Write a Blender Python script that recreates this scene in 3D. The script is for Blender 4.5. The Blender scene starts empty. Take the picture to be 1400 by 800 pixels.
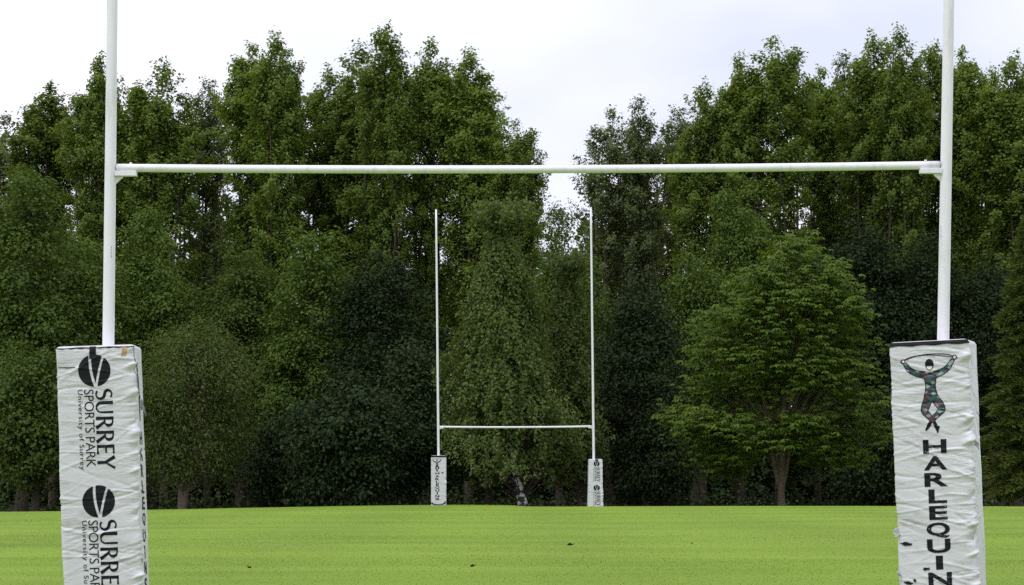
import bpy, bmesh, math, random
import numpy as np
from mathutils import Vector, Matrix

sc = bpy.context.scene
col = sc.collection
R = math.radians

# ------------------------------------------------------------------ camera, sky, sun, exposure
F = 4650.0            # focal length in photo pixels (1400 px wide)
CAM_H = 0.90
HZ = 660.0            # horizon row in the photo
cam_d = bpy.data.cameras.new('camera')
cam_d.sensor_width = 36.0
cam_d.lens = F / 1400.0 * 36.0
cam_d.shift_y = (HZ - 400.0) / 1400.0
cam_d.clip_start = 0.5
cam_d.clip_end = 5000.0
cam = bpy.data.objects.new('camera', cam_d)
col.objects.link(cam)
cam.location = (0, 0, CAM_H)
cam.rotation_euler = (R(90), 0, 0)
sc.camera = cam

SUN_EL, SUN_AZ = 64.0, 222.0       # azimuth measured clockwise from +Y
world = bpy.data.worlds.new('World')
sc.world = world
world.use_nodes = True
wn = world.node_tree
wn.nodes.clear()
w_out = wn.nodes.new('ShaderNodeOutputWorld')
w_bg = wn.nodes.new('ShaderNodeBackground')
w_sky = wn.nodes.new('ShaderNodeTexSky')
w_sky.sky_type = 'NISHITA'
w_sky.sun_disc = False
w_sky.sun_elevation = R(SUN_EL)
w_sky.sun_rotation = R(SUN_AZ)
w_tc = wn.nodes.new('ShaderNodeTexCoord')
w_map = wn.nodes.new('ShaderNodeMapping')
w_map.inputs['Scale'].default_value = (1.0, 1.0, 2.2)
w_map.inputs['Location'].default_value = (1.85, 0.0, 0.1)
w_noise = wn.nodes.new('ShaderNodeTexNoise')
w_noise.inputs['Scale'].default_value = 4.2
w_noise.inputs['Detail'].default_value = 4.0
w_noise.inputs['Roughness'].default_value = 0.5
w_ramp = wn.nodes.new('ShaderNodeValToRGB')
w_ramp.color_ramp.elements[0].position = 0.36
w_ramp.color_ramp.elements[0].color = (7.3, 7.7, 9.0, 1)
w_ramp.color_ramp.elements[1].position = 0.62
w_ramp.color_ramp.elements[1].color = (11.4, 11.2, 12.6, 1)
w_mix = wn.nodes.new('ShaderNodeMix')
w_mix.data_type = 'RGBA'
w_mix.inputs['Factor'].default_value = 0.93
wn.links.new(w_tc.outputs['Generated'], w_map.inputs['Vector'])
wn.links.new(w_map.outputs['Vector'], w_noise.inputs['Vector'])
wn.links.new(w_noise.outputs['Fac'], w_ramp.inputs['Fac'])
wn.links.new(w_sky.outputs['Color'], w_mix.inputs['A'])
wn.links.new(w_ramp.outputs['Color'], w_mix.inputs['B'])
wn.links.new(w_mix.outputs['Result'], w_bg.inputs['Color'])
w_bg.inputs['Strength'].default_value = 0.096
wn.links.new(w_bg.outputs['Background'], w_out.inputs['Surface'])

sun_d = bpy.data.lights.new('sun', 'SUN')
sun_d.energy = 1.5
sun_d.angle = R(20)
sun_d.color = (1.0, 0.975, 0.95)
sun = bpy.data.objects.new('sun', sun_d)
col.objects.link(sun)
_az, _el = R(SUN_AZ), R(SUN_EL)
_to_sun = Vector((math.sin(_az) * math.cos(_el), math.cos(_az) * math.cos(_el), math.sin(_el)))
sun.rotation_euler = (-_to_sun).to_track_quat('-Z', 'Y').to_euler()
sun.location = _to_sun * 60

sc.view_settings.view_transform = 'Standard'
sc.view_settings.look = 'None'
sc.view_settings.gamma = 1.0
sc.view_settings.use_curve_mapping = False
sc.view_settings.exposure = 0.24
sc.render.engine = 'CYCLES'
sc.cycles.use_denoising = False
sc.cycles.max_bounces = 8
sc.cycles.transparent_max_bounces = 8
sc.cycles.diffuse_bounces = 4
sc.render.film_transparent = False


# ------------------------------------------------------------------ helpers
def px(x, y, Y):
    """world point seen at photo pixel (x, y) at distance Y"""
    return ((x - 700.0) / F * Y, Y, CAM_H + (HZ - y) / F * Y)


def tag(o, label=None, cat=None, group=None, kind=None):
    if label: o['label'] = label
    if cat: o['category'] = cat
    if group: o['group'] = group
    if kind: o['kind'] = kind
    return o


def empty(name, loc, rz=0.0):
    o = bpy.data.objects.new(name, None)
    o.empty_display_size = 0.2
    col.objects.link(o)
    o.location = loc
    o.rotation_euler = (0, 0, rz)
    return o


def link(name, me, mat=None, parent=None):
    o = bpy.data.objects.new(name, me)
    col.objects.link(o)
    if mat is not None and len(me.materials) == 0:
        me.materials.append(mat)
    if parent is not None:
        o.parent = parent
    return o


def np_mesh(name, V, Fc, nper, smooth=False):
    """fast mesh from arrays, every face has nper corners"""
    V = np.ascontiguousarray(V, dtype=np.float32)
    Fc = np.ascontiguousarray(Fc, dtype=np.int32)
    me = bpy.data.meshes.new(name)
    nf = len(Fc)
    me.vertices.add(len(V))
    me.vertices.foreach_set('co', V.ravel())
    me.loops.add(nf * nper)
    me.loops.foreach_set('vertex_index', Fc.ravel())
    me.polygons.add(nf)
    me.polygons.foreach_set('loop_start', np.arange(0, nf * nper, nper, dtype=np.int32))
    if smooth:
        me.polygons.foreach_set('use_smooth', np.ones(nf, dtype=bool))
    else:
        me.polygons.foreach_set('use_smooth', np.zeros(nf, dtype=bool))
    me.update(calc_edges=True)
    return me


class Tubes:
    """collects tapered tubes into one quad mesh"""
    def __init__(self):
        self.V, self.Q, self.n = [], [], 0

    def add(self, pts, rad, sides=6, cap=False):
        P = np.asarray(pts, dtype=np.float64)
        rad = np.asarray(rad, dtype=np.float64)
        m = len(P)
        T = np.gradient(P, axis=0)
        T /= (np.linalg.norm(T, axis=1, keepdims=True) + 1e-9)
        ref = np.where(np.abs(T[:, 2:3]) > 0.9, np.array([[1.0, 0, 0]]), np.array([[0, 0, 1.0]]))
        if abs(T[0, 2]) > 0.5:
            ref = np.tile(np.array([[1.0, 0, 0]]), (m, 1))
        A = np.cross(T, ref); A /= (np.linalg.norm(A, axis=1, keepdims=True) + 1e-9)
        B = np.cross(T, A)
        a = np.arange(sides) / sides * 2 * np.pi
        ring = P[:, None, :] + rad[:, None, None] * (np.cos(a)[None, :, None] * A[:, None, :] + np.sin(a)[None, :, None] * B[:, None, :])
        self.V.append(ring.reshape(-1, 3))
        i = np.arange(m - 1)[:, None] * sides
        j = np.arange(sides)[None, :]
        j2 = (j + 1) % sides
        q = np.stack([i + j, i + j2, i + sides + j2, i + sides + j], axis=-1).reshape(-1, 4) + self.n
        self.Q.append(q)
        self.n += m * sides

    def mesh(self, name, smooth=True):
        return np_mesh(name, np.concatenate(self.V), np.concatenate(self.Q), 4, smooth)


def nodes(mat):
    mat.use_nodes = True
    nt = mat.node_tree
    nt.nodes.clear()
    out = nt.nodes.new('ShaderNodeOutputMaterial')
    return nt, out


def simple_mat(name, colr, rough=0.5, spec=0.5, noise=0.0, nscale=20.0, bump=0.0, bscale=80.0, dirt=None, dscale=3.0, dstretch=(1, 1, 1)):
    m = bpy.data.materials.new(name)
    nt, out = nodes(m)
    p = nt.nodes.new('ShaderNodeBsdfPrincipled')
    p.inputs['Roughness'].default_value = rough
    p.inputs['Specular IOR Level'].default_value = spec
    nt.links.new(p.outputs[0], out.inputs['Surface'])
    tc = nt.nodes.new('ShaderNodeTexCoord')
    base = None
    if noise > 0:
        n = nt.nodes.new('ShaderNodeTexNoise'); n.inputs['Scale'].default_value = nscale; n.inputs['Detail'].default_value = 5
        nt.links.new(tc.outputs['Object'], n.inputs['Vector'])
        r = nt.nodes.new('ShaderNodeValToRGB')
        r.color_ramp.elements[0].position = 0.3; r.color_ramp.elements[1].position = 0.7
        r.color_ramp.elements[0].color = tuple(c * (1 - noise) for c in colr) + (1,)
        r.color_ramp.elements[1].color = tuple(min(1, c * (1 + noise * 0.5)) for c in colr) + (1,)
        nt.links.new(n.outputs['Fac'], r.inputs['Fac'])
        base = r.outputs['Color']
    if dirt is not None:
        mp = nt.nodes.new('ShaderNodeMapping'); mp.inputs['Scale'].default_value = dstretch
        nt.links.new(tc.outputs['Object'], mp.inputs['Vector'])
        n = nt.nodes.new('ShaderNodeTexNoise'); n.inputs['Scale'].default_value = dscale; n.inputs['Detail'].default_value = 8; n.inputs['Roughness'].default_value = 0.65
        nt.links.new(mp.outputs['Vector'], n.inputs['Vector'])
        r = nt.nodes.new('ShaderNodeValToRGB')
        r.color_ramp.elements[0].position = 0.52; r.color_ramp.elements[0].color = (0, 0, 0, 1)
        r.color_ramp.elements[1].position = 0.75; r.color_ramp.elements[1].color = (1, 1, 1, 1)
        nt.links.new(n.outputs['Fac'], r.inputs['Fac'])
        mx = nt.nodes.new('ShaderNodeMix'); mx.data_type = 'RGBA'
        nt.links.new(r.outputs['Color'], mx.inputs['Factor'])
        if base is not None: nt.links.new(base, mx.inputs['A'])
        else: mx.inputs['A'].default_value = colr + (1,)
        mx.inputs['B'].default_value = dirt + (1,)
        base = mx.outputs['Result']
    if base is not None: nt.links.new(base, p.inputs['Base Color'])
    else: p.inputs['Base Color'].default_value = colr + (1,)
    if bump > 0:
        n = nt.nodes.new('ShaderNodeTexNoise'); n.inputs['Scale'].default_value = bscale; n.inputs['Detail'].default_value = 4
        nt.links.new(tc.outputs['Object'], n.inputs['Vector'])
        b = nt.nodes.new('ShaderNodeBump'); b.inputs['Strength'].default_value = bump; b.inputs['Distance'].default_value = 0.01
        nt.links.new(n.outputs['Fac'], b.inputs['Height'])
        nt.links.new(b.outputs['Normal'], p.inputs['Normal'])
    return m


def leaf_mat(name, dark, light, trans=0.28, rough=0.45, spec=0.35, hue_var=0.12):
    m = bpy.data.materials.new(name)
    nt, out = nodes(m)
    at = nt.nodes.new('ShaderNodeAttribute'); at.attribute_name = 'leaf_tone'
    r = nt.nodes.new('ShaderNodeValToRGB')
    r.color_ramp.elements[0].color = dark + (1,)
    r.color_ramp.elements[1].color = light + (1,)
    nt.links.new(at.outputs['Fac'], r.inputs['Fac'])
    oi = nt.nodes.new('ShaderNodeObjectInfo')
    mr = nt.nodes.new('ShaderNodeMapRange')
    mr.inputs['To Min'].default_value = 1 - hue_var; mr.inputs['To Max'].default_value = 1 + hue_var
    nt.links.new(oi.outputs['Random'], mr.inputs['Value'])
    hs = nt.nodes.new('ShaderNodeHueSaturation')
    nt.links.new(r.outputs['Color'], hs.inputs['Color'])
    nt.links.new(mr.outputs['Result'], hs.inputs['Value'])
    p = nt.nodes.new('ShaderNodeBsdfPrincipled')
    p.inputs['Roughness'].default_value = rough
    p.inputs['Specular IOR Level'].default_value = spec
    nt.links.new(hs.outputs['Color'], p.inputs['Base Color'])
    t = nt.nodes.new('ShaderNodeBsdfTranslucent')
    g = nt.nodes.new('ShaderNodeMix'); g.data_type = 'RGBA'; g.blend_type = 'MULTIPLY'
    g.inputs['Factor'].default_value = 1.0
    g.inputs['B'].default_value = (1.5, 1.35, 0.6, 1)
    nt.links.new(hs.outputs['Color'], g.inputs['A'])
    nt.links.new(g.outputs['Result'], t.inputs['Color'])
    mx = nt.nodes.new('ShaderNodeMixShader'); mx.inputs['Fac'].default_value = trans
    nt.links.new(p.outputs[0], mx.inputs[1]); nt.links.new(t.outputs[0], mx.inputs[2])
    nt.links.new(mx.outputs[0], out.inputs['Surface'])
    return m


def sstep(x, a, b):
    t = np.clip((np.asarray(x, dtype=float) - a) / (b - a), 0, 1)
    return t * t * (3 - 2 * t)


def ground_z(X, Y):
    X = np.asarray(X, dtype=float); Y = np.asarray(Y, dtype=float)
    c = 0.085 - 0.27 * sstep(-X, 1.0, 21.0) + 0.0 * Y
    z = c * sstep(Y, 45, 116)
    z = z - 0.17 * sstep(Y, 117, 122.5) * sstep(X, -0.6, 1.8)
    z = z - 0.45 * sstep(Y, 125.5, 136)
    z = z + 1.3 * sstep(Y, 150, 230)
    z = z + 0.02 * np.sin(X * 0.21 + Y * 0.13) * np.sin(Y * 0.09 + 1.0)
    return z


# ------------------------------------------------------------------ ground: one sheet, mown pitch in front, leaf litter under the wood
def build_ground():
    ys = np.unique(np.concatenate([np.linspace(-200, 10, 15), np.linspace(10, 140, 84), np.linspace(140, 240, 41), np.linspace(240, 2500, 25)]))
    xs = np.unique(np.concatenate([np.linspace(-2000, -60, 20), np.linspace(-60, 60, 61), np.linspace(60, 2000, 20)]))
    XX, YY = np.meshgrid(xs, ys)
    ZZ = ground_z(XX, YY)
    V = np.stack([XX, YY, ZZ], -1).reshape(-1, 3)
    ny, nx = XX.shape
    i = np.arange(ny - 1)[:, None] * nx + np.arange(nx - 1)[None, :]
    Q = np.stack([i, i + 1, i + nx + 1, i + nx], -1).reshape(-1, 4)
    me = np_mesh('ground', V, Q, 4, True)
    m = bpy.data.materials.new('ground')
    nt, out = nodes(m)
    geo = nt.nodes.new('ShaderNodeNewGeometry')
    sep = nt.nodes.new('ShaderNodeSeparateXYZ'); nt.links.new(geo.outputs['Position'], sep.inputs[0])
    col_g = grass_colour(nt, geo)
    n2 = nt.nodes.new('ShaderNodeTexNoise'); n2.inputs['Scale'].default_value = 1.3; n2.inputs['Detail'].default_value = 8
    nt.links.new(geo.outputs['Position'], n2.inputs['Vector'])
    r2 = nt.nodes.new('ShaderNodeValToRGB')
    r2.color_ramp.elements[0].position = 0.35; r2.color_ramp.elements[0].color = (0.018, 0.014, 0.009, 1)
    r2.color_ramp.elements[1].position = 0.7; r2.color_ramp.elements[1].color = (0.05, 0.045, 0.022, 1)
    nt.links.new(n2.outputs['Fac'], r2.inputs['Fac'])
    ad = nt.nodes.new('ShaderNodeMath'); ad.operation = 'MULTIPLY_ADD'
    nt.links.new(n2.outputs['Fac'], ad.inputs[0]); ad.inputs[1].default_value = 3.0
    nt.links.new(sep.outputs['Y'], ad.inputs[2])
    mr = nt.nodes.new('ShaderNodeMapRange'); mr.inputs['From Min'].default_value = 128.5; mr.inputs['From Max'].default_value = 129.5
    nt.links.new(ad.outputs[0], mr.inputs['Value'])
    mx = nt.nodes.new('ShaderNodeMix'); mx.data_type = 'RGBA'
    nt.links.new(mr.outputs['Result'], mx.inputs['Factor'])
    nt.links.new(col_g, mx.inputs['A']); nt.links.new(r2.outputs['Color'], mx.inputs['B'])
    p = nt.nodes.new('ShaderNodeBsdfPrincipled')
    p.inputs['Roughness'].default_value = 0.9; p.inputs['Specular IOR Level'].default_value = 0.15
    nt.links.new(mx.outputs['Result'], p.inputs['Base Color'])
    n3 = nt.nodes.new('ShaderNodeTexNoise'); n3.inputs['Scale'].default_value = 45; n3.inputs['Detail'].default_value = 3
    nt.links.new(geo.outputs['Position'], n3.inputs['Vector'])
    b = nt.nodes.new('ShaderNodeBump'); b.inputs['Strength'].default_value = 0.25; b.inputs['Distance'].default_value = 0.02
    nt.links.new(n3.outputs['Fac'], b.inputs['Height']); nt.links.new(b.outputs['Normal'], p.inputs['Normal'])
    nt.links.new(p.outputs[0], out.inputs['Surface'])
    g = link('ground', me, m)
    tag(g, 'flat mown sports pitch running back to the bare woodland floor', kind='structure')


GRASS_A = (0.136, 0.226, 0.016)
GRASS_B = (0.172, 0.266, 0.023)
GRASS_C = (0.214, 0.292, 0.040)


def grass_colour(nt, geo):
    """mown grass: broad patches, worn streaks across the pitch"""
    mp = nt.nodes.new('ShaderNodeMapping'); mp.inputs['Scale'].default_value = (0.10, 0.16, 0.0)
    nt.links.new(geo.outputs['Position'], mp.inputs['Vector'])
    n1 = nt.nodes.new('ShaderNodeTexNoise'); n1.inputs['Scale'].default_value = 1.0; n1.inputs['Detail'].default_value = 4; n1.inputs['Roughness'].default_value = 0.55
    nt.links.new(mp.outputs['Vector'], n1.inputs['Vector'])
    r1 = nt.nodes.new('ShaderNodeValToRGB')
    r1.color_ramp.elements[0].position = 0.36; r1.color_ramp.elements[0].color = GRASS_A + (1,)
    r1.color_ramp.elements[1].position = 0.66; r1.color_ramp.elements[1].color = GRASS_B + (1,)
    nt.links.new(n1.outputs['Fac'], r1.inputs['Fac'])
    mp2 = nt.nodes.new('ShaderNodeMapping'); mp2.inputs['Scale'].default_value = (0.16, 0.55, 0.0)
    mp2.inputs['Rotation'].default_value = (0, 0, R(3))
    nt.links.new(geo.outputs['Position'], mp2.inputs['Vector'])
    n2 = nt.nodes.new('ShaderNodeTexNoise'); n2.inputs['Scale'].default_value = 0.7; n2.inputs['Detail'].default_value = 3; n2.inputs['Roughness'].default_value = 0.5
    nt.links.new(mp2.outputs['Vector'], n2.inputs['Vector'])
    r2 = nt.nodes.new('ShaderNodeValToRGB')
    r2.color_ramp.elements[0].position = 0.48; r2.color_ramp.elements[0].color = (0, 0, 0, 1)
    r2.color_ramp.elements[1].position = 0.92; r2.color_ramp.elements[1].color = (1, 1, 1, 1)
    nt.links.new(n2.outputs['Fac'], r2.inputs['Fac'])
    mx = nt.nodes.new('ShaderNodeMix'); mx.data_type = 'RGBA'
    nt.links.new(r2.outputs['Color'], mx.inputs['Factor'])
    nt.links.new(r1.outputs['Color'], mx.inputs['A']); mx.inputs['B'].default_value = GRASS_C + (1,)
    # mowing passes: soft alternating bands along and across the pitch
    sp = nt.nodes.new('ShaderNodeSeparateXYZ'); nt.links.new(geo.outputs['Position'], sp.inputs[0])
    tot = None
    for ax, per, amp, ph in (('Y', 9.0, 0.03, 0.6), ('X', 4.4, 0.045, 1.2)):
        k = nt.nodes.new('ShaderNodeMath'); k.operation = 'MULTIPLY_ADD'; nt.links.new(sp.outputs[ax], k.inputs[0]); k.inputs[1].default_value = 2 * math.pi / per
        w = nt.nodes.new('ShaderNodeMath'); w.operation = 'MULTIPLY_ADD'; nt.links.new(n1.outputs['Fac'], w.inputs[0]); w.inputs[1].default_value = 4.0; w.inputs[2].default_value = ph
        nt.links.new(w.outputs[0], k.inputs[2])
        sn = nt.nodes.new('ShaderNodeMath'); sn.operation = 'SINE'; nt.links.new(k.outputs[0], sn.inputs[0])
        m2 = nt.nodes.new('ShaderNodeMath'); m2.operation = 'MULTIPLY_ADD'; nt.links.new(sn.outputs[0], m2.inputs[0]); m2.inputs[1].default_value = amp
        if tot is None: m2.inputs[2].default_value = 1.0
        else: nt.links.new(tot, m2.inputs[2])
        tot = m2.outputs[0]
    hb = nt.nodes.new('ShaderNodeHueSaturation'); nt.links.new(mx.outputs['Result'], hb.inputs['Color']); nt.links.new(tot, hb.inputs['Value'])
    return hb.outputs['Color']


build_ground()


def build_grass():
    rng = np.random.default_rng(5)
    Ps = []
    for (y0, y1, dens) in ((27, 40, 460), (40, 60, 210), (60, 90, 55), (90, 126, 24)):
        hw0 = y1 * 0.158 + 0.8
        n = int((y1 - y0) * 2 * hw0 * dens)
        X = rng.uniform(-hw0, hw0, n); Y = rng.uniform(y0, y1, n)
        Ps.append(np.stack([X, Y], -1))
    P = np.concatenate(Ps)
    n = len(P)
    sc_ = np.clip(P[:, 1] / 45.0, 0.75, 2.0)
    z = ground_z(P[:, 0], P[:, 1]) - 0.004
    base = np.stack([P[:, 0], P[:, 1], z], -1)
    az = rng.uniform(0, 2 * np.pi, n)
    tilt = rng.uniform(0.7, 1.4, n)
    h = rng.uniform(0.010, 0.022, n) * (0.85 + 0.15 * sc_)
    w = rng.uniform(0.004, 0.009, n) * sc_
    d = np.stack([np.cos(az) * np.sin(tilt), np.sin(az) * np.sin(tilt), np.cos(tilt)], -1)
    sa = az + np.pi / 2
    s = np.stack([np.cos(sa), np.sin(sa), np.zeros(n)], -1)
    V = np.stack([base - s * w[:, None], base + s * w[:, None], base + d * h[:, None]], 1).reshape(-1, 3)
    T = np.arange(3 * n).reshape(-1, 3)
    me = np_mesh('grass', V, T, 3)
    a = me.attributes.new('leaf_tone', 'FLOAT', 'FACE')
    a.data.foreach_set('value', rng.uniform(0, 1, n).astype(np.float32))
    m = bpy.data.materials.new('grass_blades')
    nt, out = nodes(m)
    geo = nt.nodes.new('ShaderNodeNewGeometry')
    cg = grass_colour(nt, geo)
    at = nt.nodes.new('ShaderNodeAttribute'); at.attribute_name = 'leaf_tone'
    mr = nt.nodes.new('ShaderNodeMapRange'); mr.inputs['To Min'].default_value = 0.84; mr.inputs['To Max'].default_value = 1.16
    nt.links.new(at.outputs['Fac'], mr.inputs['Value'])
    hs = nt.nodes.new('ShaderNodeHueSaturation')
    nt.links.new(cg, hs.inputs['Color']); nt.links.new(mr.outputs['Result'], hs.inputs['Value'])
    df = nt.nodes.new('ShaderNodeBsdfDiffuse')
    vm = nt.nodes.new('ShaderNodeVectorMath'); vm.operation = 'MULTIPLY_ADD'     # short blades shade softly, like turf
    nt.links.new(geo.outputs['Normal'], vm.inputs[0]); vm.inputs[1].default_value = (0.18, 0.18, 0.18); vm.inputs[2].default_value = (0, 0, 0.82)
    nv = nt.nodes.new('ShaderNodeVectorMath'); nv.operation = 'NORMALIZE'
    nt.links.new(vm.outputs['Vector'], nv.inputs[0]); nt.links.new(nv.outputs['Vector'], df.inputs['Normal'])
    nt.links.new(hs.outputs['Color'], df.inputs['Color'])
    tr = nt.nodes.new('ShaderNodeBsdfTranslucent'); nt.links.new(hs.outputs['Color'], tr.inputs['Color'])
    ms = nt.nodes.new('ShaderNodeMixShader'); ms.inputs['Fac'].default_value = 0.15
    nt.links.new(df.outputs[0], ms.inputs[1]); nt.links.new(tr.outputs[0], ms.inputs[2])
    nt.links.new(ms.outputs[0], out.inputs['Surface'])
    o = link('grass', me, m)
    tag(o, 'short bright green mown grass covering the pitch', 'grass', kind='stuff')


build_grass()

# ------------------------------------------------------------------ trees
BARK = simple_mat('bark_grey_brown', (0.075, 0.062, 0.045), 0.9, 0.2, 0.45, 9.0, 0.6, 30)
BARK_PALE = simple_mat('bark_pale_brown', (0.17, 0.14, 0.10), 0.9, 0.2, 0.4, 9.0, 0.6, 30)


def birch_bark():
    m = bpy.data.materials.new('bark_birch')
    nt, out = nodes(m)
    tc = nt.nodes.new('ShaderNodeTexCoord')
    mp = nt.nodes.new('ShaderNodeMapping'); mp.inputs['Scale'].default_value = (2.2, 2.2, 3.0)
    nt.links.new(tc.outputs['Object'], mp.inputs['Vector'])
    n = nt.nodes.new('ShaderNodeTexNoise'); n.inputs['Scale'].default_value = 1.6; n.inputs['Detail'].default_value = 5
    nt.links.new(mp.outputs['Vector'], n.inputs['Vector'])
    r = nt.nodes.new('ShaderNodeValToRGB')
    r.color_ramp.elements[0].position = 0.49; r.color_ramp.elements[0].color = (0.03, 0.027, 0.022, 1)
    r.color_ramp.elements[1].position = 0.54; r.color_ramp.elements[1].color = (0.58, 0.57, 0.52, 1)
    nt.links.new(n.outputs['Fac'], r.inputs['Fac'])
    p = nt.nodes.new('ShaderNodeBsdfPrincipled'); p.inputs['Roughness'].default_value = 0.7
    nt.links.new(r.outputs['Color'], p.inputs['Base Color'])
    nt.links.new(p.outputs[0], out.inputs['Surface'])
    return m


BARK_BIRCH = birch_bark()
LM = {
    'poplar': leaf_mat('leaves_poplar', (0.108, 0.170, 0.028), (0.174, 0.246, 0.050), 0.42, 0.6, 0.16, 0.16),
    'poplar_grey': leaf_mat('leaves_poplar_grey', (0.094, 0.132, 0.050), (0.150, 0.192, 0.080), 0.38, 0.6, 0.18, 0.14),
    'round': leaf_mat('leaves_round', (0.054, 0.096, 0.017), (0.110, 0.170, 0.032), 0.32, 0.6, 0.14, 0.2),
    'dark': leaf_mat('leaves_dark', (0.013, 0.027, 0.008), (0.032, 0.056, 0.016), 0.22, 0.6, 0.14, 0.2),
    'olive': leaf_mat('leaves_olive', (0.050, 0.078, 0.017), (0.096, 0.134, 0.032), 0.28, 0.5, 0.2),
    'birch': leaf_mat('leaves_birch', (0.058, 0.090, 0.020), (0.112, 0.154, 0.038), 0.28, 0.5, 0.18),
    'chestnut': leaf_mat('leaves_chestnut', (0.052, 0.100, 0.015), (0.132, 0.195, 0.032), 0.34, 0.5, 0.18),
    'conifer': leaf_mat('needles', (0.056, 0.086, 0.018), (0.118, 0.148, 0.032), 0.12, 0.6, 0.2),
}


def unit(v):
    return v / (np.linalg.norm(v, axis=-1, keepdims=True) + 1e-9)


def leaf_mesh(name, P, D, N, L, W, tone, fold=0.12):
    """kite shaped leaves creased along the midrib: two triangles each"""
    n = len(P)
    N = unit(N); D = D - (D * N).sum(1, keepdims=True) * N
    D = unit(D); S = unit(np.cross(D, N)); N2 = np.cross(S, D)
    L = L[:, None]; W = W[:, None]
    mid = P + D * L * 0.42 + N2 * L * fold
    V = np.stack([P, mid + S * W * 0.5, P + D * L, mid - S * W * 0.5], 1).reshape(-1, 3)
    i = np.arange(n)[:, None] * 4
    T = np.stack([i + 0, i + 1, i + 2, i + 0, i + 2, i + 3], -1).reshape(-1, 3)
    me = np_mesh(name, V, T, 3)
    a = me.attributes.new('leaf_tone', 'FLOAT', 'FACE')
    a.data.foreach_set('value', np.repeat(tone, 2).astype(np.float32))
    return me


def place_tree(name, label, loc, tub, leaves, leafmat, bark, group=None, cat='tree'):
    root = empty(name, loc)
    tag(root, label, cat, group)
    link('trunk', tub.mesh('trunk'), bark, root)
    link('crown', leaf_mesh('crown', *leaves), leafmat, root)
    return root


def copy_tree(root, label, loc, rz, sx, sz, group):
    """another tree of the same build: turned, and stretched to its own size"""
    r = root.copy(); col.objects.link(r)
    r.location = loc; r.rotation_euler = (0, 0, rz); r.scale = (sx, sx, sz)
    tag(r, label, 'tree', group)
    for ch in list(root.children):
        c = ch.copy(); col.objects.link(c); c.parent = r
    return r


def rand_up(rng, n, up=0.9):
    v = rng.normal(size=(n, 3)); v = unit(v)
    v[:, 2] = np.abs(v[:, 2]) * 0.6 + up * rng.uniform(0.2, 1, n)
    return unit(v)


def shoots_to_leaves(rng, O, D, Ln, per_m, jit, size):
    cnt = np.maximum(22, (Ln * per_m).astype(int))
    idx = np.repeat(np.arange(len(O)), cnt)
    n = len(idx)
    t = rng.uniform(0.22, 1.05, n)
    P = O[idx] + D[idx] * (Ln[idx] * t)[:, None] + rng.normal(size=(n, 3)) * (jit * (1.15 - 0.6 * t))[:, None]
    out = D[idx] * 0.6 + rng.normal(size=(n, 3)) * 0.7
    out[:, 2] -= 0.35
    N = unit(P - O[idx]) * 0.75 + rng.normal(size=(n, 3)) * 0.42 + np.array([0, 0, 0.55])
    L = rng.uniform(0.75, 1.25, n) * size
    W = L * rng.uniform(0.7, 0.95, n)
    tone = np.clip(rng.uniform(0, 1, n) * 0.75 + rng.uniform(0, 0.25, len(O))[idx], 0, 1)
    return P, out, N, L, W, tone


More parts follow.
